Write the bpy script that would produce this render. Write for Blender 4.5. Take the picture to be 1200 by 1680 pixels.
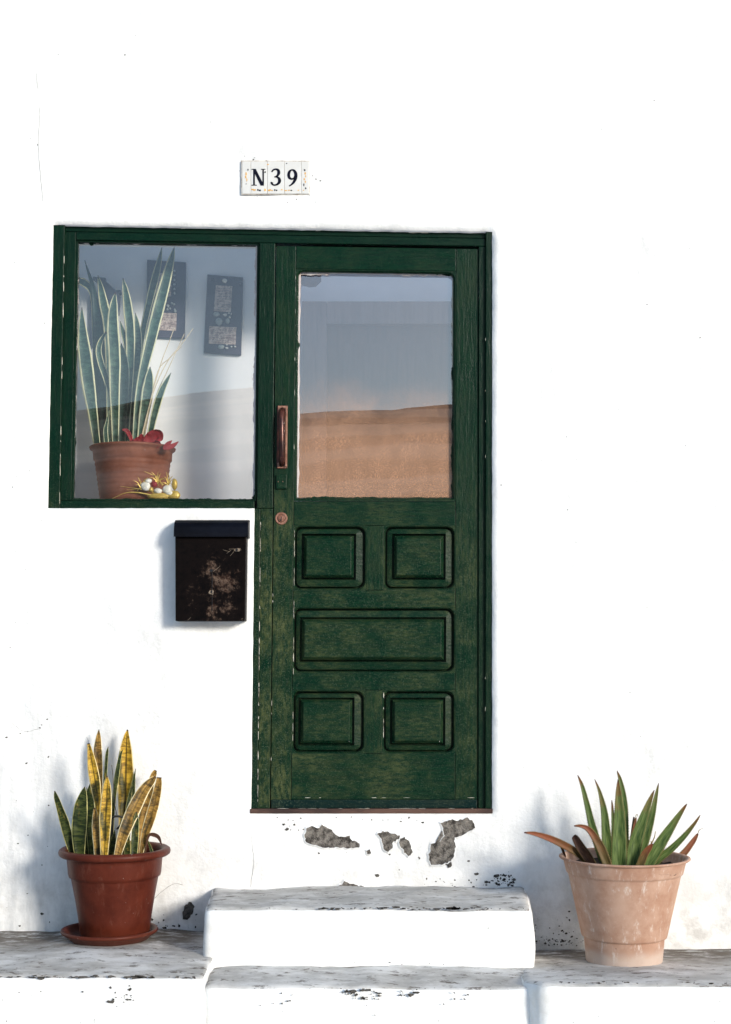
import bpy, bmesh, math, random
from mathutils import Vector, noise as mnoise
R = math.radians
sc = bpy.context.scene
for o in list(bpy.data.objects):
    bpy.data.objects.remove(o)

# ------------------------------------------------------------------ camera
EYE = 1.6          # eye height above the street
D = 5.0            # camera to facade
cam = bpy.data.cameras.new('camera')
cam.sensor_fit = 'HORIZONTAL'; cam.sensor_width = 36
cam.lens = 36 * D / (1200 / 450)
cam.shift_y = 0.2
cam.clip_start = 0.05; cam.clip_end = 3000
co = bpy.data.objects.new('camera', cam); sc.collection.objects.link(co)
co.location = (0, -D, EYE); co.rotation_euler = (R(90), 0, 0)
sc.camera = co

# ------------------------------------------------------------------ light
AZ, EL = 39, 15
world = bpy.data.worlds.new('World'); sc.world = world; world.use_nodes = True
wn = world.node_tree
sky = wn.nodes.new('ShaderNodeTexSky'); sky.sky_type = 'NISHITA'; sky.sun_disc = False
sky.sun_elevation = R(EL); sky.sun_rotation = R(180 - AZ)
sky.altitude = 200; sky.air_density = 1.15; sky.dust_density = 1.15; sky.altitude = 0; sky.ozone_density = 2.6
wn.links.new(sky.outputs[0], wn.nodes['Background'].inputs[0])
wn.nodes['Background'].inputs[1].default_value = 0.15
sl = bpy.data.lights.new('sun', 'SUN'); sl.energy = 2.0; sl.angle = R(11); sl.color = (1, 0.95, 0.87)
so = bpy.data.objects.new('sun', sl); sc.collection.objects.link(so)
sdir = Vector((math.sin(R(AZ)) * math.cos(R(EL)), -math.cos(R(AZ)) * math.cos(R(EL)), math.sin(R(EL))))
so.rotation_euler = sdir.to_track_quat('Z', 'Y').to_euler(); so.location = sdir * 20
vs = sc.view_settings
vs.view_transform = 'Standard'; vs.look = 'None'; vs.gamma = 1; vs.use_curve_mapping = False
vs.exposure = 0.74
sc.render.engine = 'CYCLES'
sc.cycles.max_bounces = 8; sc.cycles.transparent_max_bounces = 16
sc.cycles.caustics_reflective = False; sc.cycles.caustics_refractive = False

# ------------------------------------------------------------------ helpers
def sm(t):
    t = max(0., min(1., t)); return t * t * (3 - 2 * t)
def warp(px, py):
    """the old facade is out of square: the frame leans and its head drops to the right"""
    dx = -(py - 600) * 0.0195 * max(0, min(1, (820 - px) / 740)) * sm((px + 300) / 200) * sm((1600 - py) / 250) * sm((py + 100) / 250)
    dy = (px - 448) / 720 * 12 * max(0, min(1, (835 - py) / 465)) * sm((px + 300) / 300) * sm((1200 - px) / 300) * sm((py + 100) / 250)
    return px + dx, py + dy
def W(px, py, d=0.0):
    """point at distance d in front of the facade plane (metres)"""
    k = (D - d) / D / 450
    return Vector(((px - 600) * k, -d, EYE + (1080 - py) * k))
def F(px, py, d=0.0):
    x, y = warp(px, py); return W(x, y, d)

WORLD = {}
def tag(o, label=None, cat=None, group=None, kind=None):
    if label: o['label'] = label
    if cat: o['category'] = cat
    if group: o['group'] = group
    if kind: o['kind'] = kind
    return o
def empty(name, loc, label=None, cat=None, parent=None, group=None):
    o = bpy.data.objects.new(name, None); sc.collection.objects.link(o)
    loc = Vector(loc); WORLD[o] = loc
    if parent: o.parent = parent; o.location = loc - WORLD[parent]
    else: o.location = loc
    o.empty_display_size = 0.1
    return tag(o, label, cat, group)
def link(name, me, mat, parent=None, origin=None, smooth=False):
    me.name = name
    if origin is None:
        xs = [v.co for v in me.vertices]
        lo = Vector([min(c[i] for c in xs) for i in range(3)]); hi = Vector([max(c[i] for c in xs) for i in range(3)])
        origin = Vector(((lo.x + hi.x) / 2, (lo.y + hi.y) / 2, lo.z))
    me.transform(__import__('mathutils').Matrix.Translation(-origin))
    for m in (mat if isinstance(mat, (list, tuple)) else [mat]): me.materials.append(m)
    if smooth:
        for p in me.polygons: p.use_smooth = True
    o = bpy.data.objects.new(name, me); sc.collection.objects.link(o)
    WORLD[o] = Vector(origin)
    if parent is not None:
        o.parent = parent; o.location = Vector(origin) - WORLD[parent]
    else: o.location = origin
    return o
def mesh(verts, faces):
    me = bpy.data.meshes.new('m'); me.from_pydata([tuple(v) for v in verts], [], faces); me.update(); return me
def bm_mesh(bm):
    bmesh.ops.recalc_face_normals(bm, faces=bm.faces)
    me = bpy.data.meshes.new('m'); bm.to_mesh(me); bm.free(); return me
def bevel(bm, w, seg=1, edges=None):
    es = edges if edges is not None else [e for e in bm.edges if len(e.link_faces) == 2 and e.calc_face_angle(0) > 0.5]
    bmesh.ops.bevel(bm, geom=es, offset=w, segments=seg, affect='EDGES', profile=0.6)
def hexa(c8):
    """8 corners: back 4 then front 4"""
    bm = bmesh.new(); v = [bm.verts.new(c) for c in c8]
    for f in ((0, 1, 2, 3), (7, 6, 5, 4), (0, 4, 5, 1), (1, 5, 6, 2), (2, 6, 7, 3), (3, 7, 4, 0)):
        bm.faces.new([v[i] for i in f])
    bmesh.ops.recalc_face_normals(bm, faces=bm.faces)
    return bm
def slab(name, x0, y0, x1, y1, df, db, mat, parent, bev=0.002, cuts=0, amp=0.0):
    """facade board from pixel rect, front at depth df, back at depth db"""
    fr = [F(x0, y0, df), F(x1, y0, df), F(x1, y1, df), F(x0, y1, df)]
    bk = [Vector((p.x, -db, p.z)) for p in fr]
    bm = hexa(bk + fr)
    if bev: bevel(bm, bev, 2)
    return link(name, bm_mesh(bm), mat, parent)
def boxw(x0, x1, y0, y1, z0, z1):
    return hexa([Vector(c) for c in ((x0, y1, z0), (x1, y1, z0), (x1, y1, z1), (x0, y1, z1), (x0, y0, z0), (x1, y0, z0), (x1, y0, z1), (x0, y0, z1))])
def lathe(cx, cy, prof, n=72, wob=0.0, seed=0):
    vs_, fs = [], []
    for j, (r, z) in enumerate(prof):
        for i in range(n):
            a = 2 * math.pi * i / n
            rr = r * (1 + wob * mnoise.noise(Vector((math.cos(a) * 1.3 + seed, math.sin(a) * 1.3, z * 4))))
            vs_.append((cx + rr * math.cos(a), cy + rr * math.sin(a), z))
    for j in range(len(prof) - 1):
        for i in range(n):
            k = (i + 1) % n
            fs.append((j * n + i, j * n + k, (j + 1) * n + k, (j + 1) * n + i))
    return mesh(vs_, fs)
def catmull(pts, n):
    P = [Vector(p) for p in pts]; P = [2 * P[0] - P[1]] + P + [2 * P[-1] - P[-2]]
    out = []; m = len(P) - 3
    for k in range(n + 1):
        t = k / n * m; i = min(int(t), m - 1); t -= i
        a, b, c, d = P[i:i + 4]
        out.append(0.5 * ((2 * b) + (c - a) * t + (2 * a - 5 * b + 4 * c - d) * t * t + (3 * b - a - 3 * c + d) * t ** 3))
    return out
def tube(pts, r, n=10, m=6, r1=None):
    C = catmull(pts, n); vs_, fs = [], []
    for k, c in enumerate(C):
        t = (C[min(k + 1, n)] - C[max(k - 1, 0)]).normalized()
        s = t.cross(Vector((0, 1, 0.01))).normalized(); u = s.cross(t)
        rr = r if r1 is None else r + (r1 - r) * k / n
        for i in range(m):
            a = 2 * math.pi * i / m; vs_.append(c + s * math.cos(a) * rr + u * math.sin(a) * rr)
    for k in range(n):
        for i in range(m):
            j = (i + 1) % m; fs.append((k * m + i, k * m + j, (k + 1) * m + j, (k + 1) * m + i))
    fs.append(tuple(range(m))[::-1]); fs.append(tuple(n * m + i for i in range(m)))
    return vs_, fs
class MB:
    def __init__(s): s.v = []; s.f = []
    def add(s, v, f):
        b = len(s.v); s.v += list(v); s.f += [tuple(i + b for i in q) for q in f]
    def tri_blob(s, c, rx, rz, seed, d=0.0015, n=10, rough=0.5):
        """a small raised irregular patch lying on the facade"""
        rnd = random.Random(seed); pts = []
        for i in range(n):
            a = 2 * math.pi * i / n; q = 1 + rough * (rnd.random() * 2 - 1)
            pts.append((c.x + rx * q * math.cos(a), c.z + rz * q * math.sin(a)))
        v = [Vector((x, c.y - d, z)) for x, z in pts] + [Vector((x, c.y + .0025, z)) for x, z in pts]
        s.add(v, [tuple(range(n))[::-1]] + [(i, (i + 1) % n, n + (i + 1) % n, n + i) for i in range(n)])
    def link(s, name, mat, parent=None, smooth=False): return link(name, mesh(s.v, s.f), mat, parent, smooth=smooth)

# ------------------------------------------------------------------ materials
def newmat(name):
    m = bpy.data.materials.new(name); m.use_nodes = True
    return m, m.node_tree, m.node_tree.nodes['Principled BSDF']
def rgb(c): return (c[0], c[1], c[2], 1)
class NT:
    def __init__(s, nt): s.nt = nt; s.N = nt.nodes; s.L = nt.links; s.tc = None
    def n(s, t, **k):
        x = s.N.new(t)
        for a, b in k.items(): setattr(x, a, b)
        return x
    def set(s, sock, v):
        if hasattr(v, 'is_output') or isinstance(v, bpy.types.NodeSocket): s.L.new(v, sock)
        else: sock.default_value = v
    def coord(s, kind='Object'):
        if not s.tc: s.tc = s.n('ShaderNodeTexCoord')
        return s.tc.outputs[kind]
    def world(s): return s.n('ShaderNodeNewGeometry').outputs['Position']
    def mapv(s, v, scale=(1, 1, 1), loc=(0, 0, 0)):
        m = s.n('ShaderNodeMapping'); s.L.new(v, m.inputs[0]); m.inputs['Scale'].default_value = scale; m.inputs['Location'].default_value = loc
        return m.outputs[0]
    def noise(s, v, scale, detail=4, rough=0.55, dist=0.0):
        x = s.n('ShaderNodeTexNoise'); s.L.new(v, x.inputs['Vector'])
        x.inputs['Scale'].default_value = scale; x.inputs['Detail'].default_value = detail
        x.inputs['Roughness'].default_value = rough; x.inputs['Distortion'].default_value = dist
        return x.outputs['Fac']
    def ramp(s, f, a, b, c0=0.0, c1=1.0):
        m = s.n('ShaderNodeMapRange'); s.set(m.inputs[0], f)
        m.inputs[1].default_value = a; m.inputs[2].default_value = b; m.inputs[3].default_value = c0; m.inputs[4].default_value = c1
        m.interpolation_type = 'SMOOTHSTEP'
        return m.outputs[0]
    def math(s, op, a, b=0.0):
        m = s.n('ShaderNodeMath', operation=op); s.set(m.inputs[0], a); s.set(m.inputs[1], b); return m.outputs[0]
    def mix(s, f, a, b):
        m = s.n('ShaderNodeMix', data_type='RGBA'); s.set(m.inputs[0], f)
        s.set(m.inputs[6], rgb(a) if isinstance(a, tuple) else a); s.set(m.inputs[7], rgb(b) if isinstance(b, tuple) else b)
        return m.outputs[2]
    def bump(s, h, strength, dist, nrm=None):
        b = s.n('ShaderNodeBump'); b.inputs['Strength'].default_value = strength; b.inputs['Distance'].default_value = dist
        s.L.new(h, b.inputs['Height'])
        if nrm is not None: s.L.new(nrm, b.inputs['Normal'])
        return b.outputs[0]
    def sep(s, v):
        x = s.n('ShaderNodeSeparateXYZ'); s.L.new(v, x.inputs[0]); return x.outputs

def mat_plaster(name='whitewashed_plaster', dirt=0.0):
    m, nt, b = newmat(name); t = NT(nt); p = t.world(); s = t.sep(p)
    lf = t.noise(p, 1.1, 5, .6); mid = t.noise(p, 7, 5, .65); fine = t.noise(p, 90, 4, .6)
    st = t.noise(t.mapv(p, (9, 9, 1.6)), 1.0, 5, .7)
    base = t.mix(t.ramp(lf, .35, .7), (.86, .855, .84), (.77, .77, .765))
    base = t.mix(t.math('MULTIPLY', t.ramp(t.noise(t.mapv(p, (1.6, 1.6, .8)), 3.5, 9, .78), .46, .72), .55), base, (.50, .50, .49))
    # grime: splash zone just above the ledge, streaks, stronger on the left
    low = t.ramp(s[2], 1.0, .56); low2 = t.math('MULTIPLY', low, t.ramp(mid, .42, .66))
    base = t.mix(t.math('MULTIPLY', low2, .62), base, (.42, .40, .37))
    lft = t.math('MULTIPLY', t.ramp(s[0], -.45, -1.35), t.ramp(s[2], 2.6, .9))
    base = t.mix(t.math('MULTIPLY', t.math('MULTIPLY', lft, t.ramp(st, .40, .64)), .62), base, (.46, .47, .48))
    spk = t.math('GREATER_THAN', t.noise(p, 38, 2, .5), .79)
    base = t.mix(t.math('MULTIPLY', spk, t.math('MULTIPLY', t.ramp(lf, .5, .6), .4)), base, (.35, .34, .33))
    t.set(b.inputs['Base Color'], base); b.inputs['Roughness'].default_value = .85; b.inputs['Specular IOR Level'].default_value = .25
    h = t.math('ADD', t.math('MULTIPLY', mid, .6), t.math('MULTIPLY', fine, .12))
    n1 = t.bump(h, .9, .011); h2 = t.ramp(t.noise(t.mapv(p, (1, 1, 1.3), (3, 0, 7)), 3.2, 6, .7), .45, .6)
    t.set(b.inputs['Normal'], t.bump(h2, .25, .004, n1))
    return m
def mat_masonry():
    m, nt, b = newmat('painted_step_masonry'); t = NT(nt); p = t.world(); s = t.sep(p)
    nz = t.sep(t.n('ShaderNodeNewGeometry').outputs['True Normal'])[2]
    top = t.ramp(nz, .55, .9)
    a = t.noise(t.mapv(p, (2.0, 3.4, 3.4)), 2.2, 9, .72); c = t.noise(t.mapv(p, (1, 2.0, 2)), 13, 9, .74); lf = t.noise(p, 2.1, 5, .6)
    white = t.mix(t.ramp(lf, .3, .7), (.84, .84, .83), (.76, .77, .77))
    worn = t.mix(t.ramp(a, .40, .62), (.60, .585, .56), (.40, .385, .36))
    worn = t.mix(t.ramp(c, .555, .60), worn, (.17, .15, .13))
    f = t.math('MULTIPLY', top, t.ramp(a, .30, .5, .6, 1.0))
    col = t.mix(f, white, worn)
    # walked-off bare concrete and dark earth close to the wall
    back = t.ramp(s[1], -.48, -.10); inv = t.math('MULTIPLY', t.math('MULTIPLY', top, back), t.ramp(c, .36, .52))
    side = t.ramp(t.math('ABSOLUTE', s[0]), .5, .66)
    col = t.mix(t.math('MULTIPLY', t.math('MULTIPLY', inv, side), .95), col, (.14, .115, .09))
    # chipped fronts
    ch = t.noise(t.mapv(p, (1.6, 1, 1)), 16, 8, .78); chm = t.math('MULTIPLY', t.ramp(ch, .655, .675), t.math('SUBTRACT', 1.0, top))
    col = t.mix(t.math('MULTIPLY', chm, .75), col, (.22, .20, .17))
    fr = t.math('MULTIPLY', t.math('SUBTRACT', 1.0, top), t.ramp(t.noise(p, 5, 6, .7), .5, .68))
    col = t.mix(t.math('MULTIPLY', fr, .34), col, (.48, .45, .39))
    t.set(b.inputs['Base Color'], col); b.inputs['Roughness'].default_value = .85; b.inputs['Specular IOR Level'].default_value = .2
    fine = t.noise(p, 70, 4, .6)
    h = t.math('ADD', t.math('MULTIPLY', c, .7), t.math('MULTIPLY', fine, .15))
    n1 = t.bump(h, .6, .006)
    t.set(b.inputs['Normal'], t.bump(chm, .5, .003, n1))
    return m
def mat_green(name, vert=True, worn=.5, base=(.0004, .0135, .0068)):
    m, nt, b = newmat(name); t = NT(nt); o = t.coord('Object'); w = t.world(); s = t.sep(w)
    oi = t.n('ShaderNodeObjectInfo').outputs['Random']
    off = t.n('ShaderNodeVectorMath', operation='ADD'); cmb = t.n('ShaderNodeCombineXYZ')
    for i in range(3): t.L.new(t.math('MULTIPLY', oi, 37.0), cmb.inputs[i])
    t.L.new(o, off.inputs[0]); t.L.new(cmb.outputs[0], off.inputs[1]); v = off.outputs[0]
    sc_ = (30, 30, 3.6) if vert else (3.6, 30, 30)
    grain = t.noise(t.mapv(v, sc_), 3.2, 6, .68, .6); fine = t.noise(v, 210, 3, .6); blot = t.noise(v, 6, 9, .72)
    lowz = t.ramp(s[2], 2.45, 1.85, .25, 1.0)
    leftw = t.math('MULTIPLY', t.ramp(s[0], -.24, -.31), t.ramp(s[2], 2.3, 2.05)); lowz = t.math('ADD', lowz, t.math('MULTIPLY', leftw, .9))
    dust = t.math('MULTIPLY', t.math('MULTIPLY', t.ramp(blot, .36, .72), t.ramp(t.noise(t.mapv(v, (1.6, 1.6, .5) if vert else (.5, 1.6, 1.6)), 60, 7, .8), .36, .66)), lowz)
    col = t.mix(t.ramp(grain, .3, .7), base, (base[0] * 2.2, base[1] * 1.5, base[2] * 1.3))
    col = t.mix(t.math('MULTIPLY', dust, worn), col, (.070, .082, .030))
    fl = t.math('MULTIPLY', t.ramp(fine, .52, .70), t.math('MULTIPLY', lowz, .30))
    col = t.mix(fl, col, (.09, .115, .075))
    t.set(b.inputs['Base Color'], col)
    t.set(b.inputs['Roughness'], t.ramp(blot, .3, .7, .24, .42)); b.inputs['Specular IOR Level'].default_value = .11
    h = t.math('ADD', grain, t.math('MULTIPLY', fine, .25))
    t.set(b.inputs['Normal'], t.bump(h, .6, .0028))
    return m
def mat_simple(name, c0, c1, scale=12, rough=.7, bump=.3, dist=.003, stretch=(1, 1, 1), lo=.35, hi=.65, metal=0, spec=.4, detail=6):
    m, nt, b = newmat(name); t = NT(nt); o = t.coord('Object')
    v = t.mapv(o, stretch); n = t.noise(v, scale, detail, .65)
    t.set(b.inputs['Base Color'], t.mix(t.ramp(n, lo, hi), c0, c1))
    b.inputs['Roughness'].default_value = rough; b.inputs['Metallic'].default_value = metal; b.inputs['Specular IOR Level'].default_value = spec
    if bump: t.set(b.inputs['Normal'], t.bump(t.noise(v, scale * 5, 4, .6), bump, dist))
    return m
def mat_leaf(name, dark, mid, yellow, margin, ylo=.45, yhi=.6, band=22.0, mw=.36, rough=.42, rib=0):
    m, nt, b = newmat(name); t = NT(nt); uv = t.coord('UV'); s = t.sep(uv); oi = t.n('ShaderNodeObjectInfo').outputs['Random']
    r = t.math('MULTIPLY', oi, 50.0); cmb = t.n('ShaderNodeCombineXYZ'); t.L.new(r, cmb.inputs[2])
    va = t.n('ShaderNodeVectorMath', operation='ADD'); t.L.new(t.mapv(uv, (1.3, band, 1)), va.inputs[0]); t.L.new(cmb.outputs[0], va.inputs[1])
    bn = t.noise(va.outputs[0], 1.0, 5, .65, .8)
    vb = t.n('ShaderNodeVectorMath', operation='ADD'); t.L.new(t.mapv(uv, (1.5, 3.0, 1)), vb.inputs[0]); t.L.new(cmb.outputs[0], vb.inputs[1])
    yn = t.noise(vb.outputs[0], 1.0, 3, .5)
    g = t.mix(t.ramp(bn, .42, .62), dark, mid)
    y = t.mix(t.ramp(bn, .36, .60), (yellow[0] * .35, yellow[1] * .33, yellow[2] * .4), yellow)
    col = t.mix(t.ramp(yn, ylo, yhi), g, y)
    au = t.math('ABSOLUTE', t.math('SUBTRACT', s[0], .5))
    wob = t.math('ADD', au, t.math('MULTIPLY', t.math('SUBTRACT', t.noise(t.mapv(uv, (1, 9, 1)), 1.0, 3), .5), .10))
    col = t.mix(t.ramp(wob, mw, mw + .035), col, margin)
    if rib: col = t.mix(t.math('MULTIPLY', t.ramp(wob, .085, .03), rib), col, (.02, .016, .005))
    tip = t.ramp(s[1], .955, .985); col = t.mix(tip, col, (.05, .025, .02))
    t.set(b.inputs['Base Color'], col); b.inputs['Roughness'].default_value = rough
    b.inputs['Specular IOR Level'].default_value = .16
    t.set(b.inputs['Normal'], t.bump(bn, .3, .0012))
    return m
def mat_aloe(name, g0=(.028, .060, .013), g1=(.125, .175, .050), red=(.16, .055, .022), rlo=.6, rhi=1.0):
    m, nt, b = newmat(name); t = NT(nt); uv = t.coord('UV'); s = t.sep(uv); o = t.coord('Object')
    n = t.noise(o, 16, 5, .6); n2 = t.noise(t.mapv(uv, (6, 2, 1)), 3, 4, .6)
    col = t.mix(t.ramp(n2, .35, .65), g0, g1)
    rr = t.math('ADD', s[1], t.math('MULTIPLY', t.math('SUBTRACT', n, .5), .8))
    col = t.mix(t.math('MULTIPLY', t.ramp(rr, rlo, rhi), .9), col, red)
    au = t.math('ABSOLUTE', t.math('SUBTRACT', s[0], .5))
    col = t.mix(t.math('MULTIPLY', t.ramp(au, .42, .49), .6), col, (.22, .17, .06))
    col = t.mix(t.ramp(s[1], .90, .985), col, (.05, .014, .010))
    t.set(b.inputs['Base Color'], col); b.inputs['Roughness'].default_value = .5; b.inputs['Specular IOR Level'].default_value = .18
    t.set(b.inputs['Normal'], t.bump(t.noise(o, 60, 3), .2, .0015))
    return m
def mat_pot(name, c0, c1, c2, z0, z1, salt=.5, rough=.5):
    m, nt, b = newmat(name); t = NT(nt); w = t.world(); s = t.sep(w)
    n = t.noise(w, 9, 7, .68); n2 = t.noise(t.mapv(w, (3, 3, 1)), 14, 7, .75); sp = t.noise(w, 75, 3, .6)
    col = t.mix(t.ramp(n, .32, .66), c0, c1)
    col = t.mix(t.math('MULTIPLY', t.ramp(n2, .53, .72), salt), col, c2)
    hz = t.math('ADD', s[2], t.math('MULTIPLY', t.math('SUBTRACT', n, .5), .10))
    lowb = t.math('MULTIPLY', t.ramp(hz, z0 + .06, z0 + .02), salt)
    col = t.mix(t.math('MULTIPLY', lowb, .6), col, c2)
    col = t.mix(t.math('MULTIPLY', t.ramp(sp, .70, .76), .35), col, (.62, .55, .5))
    dk = t.math('MULTIPLY', t.ramp(t.noise(w, 48, 2), .74, .78), .6)
    col = t.mix(dk, col, (.05, .02, .015))
    t.set(b.inputs['Base Color'], col); b.inputs['Roughness'].default_value = rough; b.inputs['Specular IOR Level'].default_value = .14
    t.set(b.inputs['Normal'], t.bump(t.math('ADD', n2, t.math('MULTIPLY', sp, .3)), .25, .0015))
    return m
def mat_glass(name, refl=.35, dust=.1, tint=(.9, .94, .94), dust_glow_col=(.62, .50, .44), streak=(9, 1, 3), low=0):
    m = bpy.data.materials.new(name); m.use_nodes = True; nt = m.node_tree; t = NT(nt); nt.nodes.remove(nt.nodes['Principled BSDF'])
    w = t.world()
    tr = t.n('ShaderNodeBsdfTransparent'); tr.inputs[0].default_value = rgb(tint)
    gl = t.n('ShaderNodeBsdfGlossy'); gl.inputs['Roughness'].default_value = .0; gl.inputs[0].default_value = (1, 1, 1, 1)
    wav = t.noise(t.mapv(w, (1, 1, .8)), 3.2, 2, .4)
    t.L.new(t.bump(wav, .05, .006), gl.inputs['Normal'])
    gm = t.n('ShaderNodeNewGeometry'); dt = t.n('ShaderNodeVectorMath', operation='DOT_PRODUCT')
    t.L.new(gm.outputs['Normal'], dt.inputs[0]); t.L.new(gm.outputs['Incoming'], dt.inputs[1])
    fz = t.math('POWER', t.math('SUBTRACT', 1.0, t.math('ABSOLUTE', dt.outputs['Value'])), 5.0)
    f = t.math('ADD', t.math('MULTIPLY', fz, .6), refl + .03)
    mx = t.n('ShaderNodeMixShader'); t.set(mx.inputs[0], f); t.L.new(tr.outputs[0], mx.inputs[1]); t.L.new(gl.outputs[0], mx.inputs[2])
    df = t.n('ShaderNodeBsdfDiffuse'); df.inputs[0].default_value = rgb(dust_glow_col)
    n = t.noise(t.mapv(w, streak), 2.2, 7, .7); n2 = t.noise(w, 260, 2, .6)
    fd = t.math('MULTIPLY', t.math('ADD', t.ramp(n, .3, .75, .86, 1.14), t.ramp(n2, .4, .7, 0, .5)), dust)
    if low: fd = t.math('MULTIPLY', fd, t.ramp(t.math('ADD', t.sep(w)[2], t.math('MULTIPLY', t.math('SUBTRACT', t.noise(w, 4, 5, .6), .5), .35)), 2.66, 2.36, 1.0, low))  # film thickens downwards, carrying the painted glow of the reflected hill
    m2 = t.n('ShaderNodeMixShader'); t.set(m2.inputs[0], fd); t.L.new(mx.outputs[0], m2.inputs[1]); t.L.new(df.outputs[0], m2.inputs[2])
    t.L.new(m2.outputs[0], nt.nodes['Material Output'].inputs[0])
    return m
def mat_mailbox():
    m, nt, b = newmat('rusty_black_sheet'); t = NT(nt); w = t.world(); s = t.sep(w)
    n = t.noise(w, 15, 8, .78); n2 = t.noise(w, 45, 6, .75)
    # rust bloom gathered around the lock and lower right corner
    dx = t.math('SUBTRACT', s[0], -.535); dz = t.math('SUBTRACT', s[2], 1.825)
    r = t.math('SQRT', t.math('ADD', t.math('MULTIPLY', dx, dx), t.math('MULTIPLY', t.math('MULTIPLY', dz, dz), .35)))
    f = t.math('ADD', t.math('MULTIPLY', t.ramp(r, .17, .0), .24), t.math('MULTIPLY', n, .95))
    f = t.math('ADD', f, t.math('MULTIPLY', n2, .2))
    f = t.math('MULTIPLY', t.ramp(f, .74, .90), .75)
    col = t.mix(t.ramp(n2, .3, .6), (.0012, .0009, .0011), (.0045, .0028, .0026))
    rust = t.mix(t.ramp(n2, .40, .66), (.030, .014, .010), (.17, .115, .085))
    t.set(b.inputs['Base Color'], t.mix(f, col, rust)); t.set(b.inputs['Roughness'], t.math('ADD', t.math('MULTIPLY', f, .4), .5))
    b.inputs['Specular IOR Level'].default_value = .05
    t.set(b.inputs['Normal'], t.bump(t.math('ADD', n2, f), .3, .002))
    return m

M = {}
M['wall'] = mat_plaster()
M['step'] = mat_masonry()
M['gv'] = mat_green('green_paint_vertical_grain', True, .75)
M['gh'] = mat_green('green_paint_horizontal_grain', False, .75)
M['gf'] = mat_green('green_paint_frame', True, .25, (.0004, .0112, .0062))
M['gfh'] = mat_green('green_paint_frame_head', False, .2, (.0004, .0112, .0062))
M['teal'] = mat_green('green_paint_weather_bar', False, .15, (.0008, .010, .0105))
M['cream'] = mat_simple('weathered_paint_edge_and_glint', (.55, .50, .40), (.70, .67, .58), 40)
M['mcream'] = mat_simple('bare_dull_metal', (.10, .075, .055), (.28, .22, .16), 60)
M['putty'] = mat_simple('pale_putty', (.50, .42, .40), (.68, .64, .62), 30, stretch=(1, 1, .3))
M['sill'] = mat_simple('brown_wood_sill', (.030, .014, .011), (.10, .05, .035), 14, stretch=(.3, 1, 1))
M['cement'] = mat_simple('bare_grey_render', (.045, .038, .032), (.30, .27, .235), 42, .9, 1.0, .012, lo=.36, hi=.64)
M['mould'] = mat_simple('dark_mould', (.02, .018, .016), (.10, .09, .08), 60, .9, .3)
M['crack'] = mat_simple('hairline_crack', (.30, .29, .28), (.45, .44, .43), 30, .9, 0)
M['rustm'] = mat_mailbox()
M['lid'] = mat_simple('blue_black_sheet', (.0010, .0012, .0028), (.0032, .0040, .0080), 12, .45, .25, .002, spec=.10)
M['brass'] = mat_simple('worn_copper_metal', (.20, .085, .055), (.38, .20, .14), 35, .5, .3, .001, metal=.3)
M['handle'] = mat_simple('brown_metal_handle', (.022, .007, .008), (.10, .032, .020), 18, .28, .2, .001, metal=.4)
M['black'] = mat_simple('black_metal', (.004, .004, .005), (.012, .012, .014), 20, .4, .1)
M['rustgrout'] = mat_simple('rust_stained_grout', (.20, .13, .08), (.60, .56, .50), 30, .9, .3, lo=.3, hi=.6)
M['soil'] = mat_simple('potting_soil', (.012, .008, .006), (.035, .024, .016), 60, .95, 1.0, .01)
M['street'] = mat_simple('pale_bounce_paving', (.58, .57, .55), (.68, .67, .65), 3, .9, .4, .006)  # ground out of view, kept pale to bounce fill light onto the facade
M['white'] = mat_simple('interior_white_wall', (.80, .80, .80), (.86, .86, .86), 3, .9, .2, .003)
M['intfloor'] = mat_simple('interior_tile_floor', (.30, .20, .15), (.36, .25, .19), 3, .5, .1)
M['idoor'] = mat_simple('inner_door_wood', (.055, .042, .042), (.09, .068, .064), 5, .6, .2, .002, stretch=(6, 6, .6))
M['idoor2'] = mat_simple('inner_door_casing_wood', (.20, .155, .145), (.27, .21, .20), 5, .6, .2, .002, stretch=(6, 6, .6))
M['tile'] = mat_simple('white_glazed_tile', (.60, .59, .56), (.66, .655, .63), 15, .18, .05, .001, spec=.5)
M['navy'] = mat_simple('dark_blue_glaze', (.0012, .0012, .006), (.003, .003, .014), 60, .4, 0, spec=.15)
M['ochre'] = mat_simple('ochre_glaze', (.60, .30, .05), (.72, .45, .14), 40, .25, 0)
M['terra'] = mat_pot('terracotta_plastic', (.055, .0095, .0045), (.092, .018, .009), (.16, .062, .042), .61, .92, .42, .42)
M['pale'] = mat_pot('sun_bleached_terracotta', (.36, .20, .135), (.48, .315, .235), (.64, .56, .50), .565, .92, .85, .85)
M['inpot'] = mat_pot('ribbed_brown_pot', (.13, .040, .022), (.22, .080, .048), (.34, .17, .12), 2.1, 2.4, .3, .5)
M['leafy'] = mat_leaf('yellowed_snake_leaf', (.030, .030, .006), (.12, .09, .014), (.56, .34, .035), (.74, .60, .30), .36, .54, 26, .41, rib=.8)
M['leafg'] = mat_leaf('green_snake_leaf', (.010, .018, .006), (.055, .068, .018), (.28, .20, .04), (.60, .55, .22), .58, .72, 34, .43)
M['leafb'] = mat_leaf('bronzed_snake_leaf', (.026, .020, .006), (.11, .065, .016), (.38, .22, .050), (.78, .68, .42), .38, .6, 26, .42, rib=.5)
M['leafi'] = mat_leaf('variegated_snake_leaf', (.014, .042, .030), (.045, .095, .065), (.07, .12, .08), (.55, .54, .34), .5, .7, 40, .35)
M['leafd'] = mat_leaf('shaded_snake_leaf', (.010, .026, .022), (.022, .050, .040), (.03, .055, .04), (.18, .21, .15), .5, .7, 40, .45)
M['aloe'] = mat_aloe('aloe_leaf')
M['aloer'] = mat_aloe('reddened_aloe_leaf', (.06, .05, .016), (.13, .09, .035), (.20, .06, .03), .05, .7)
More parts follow.
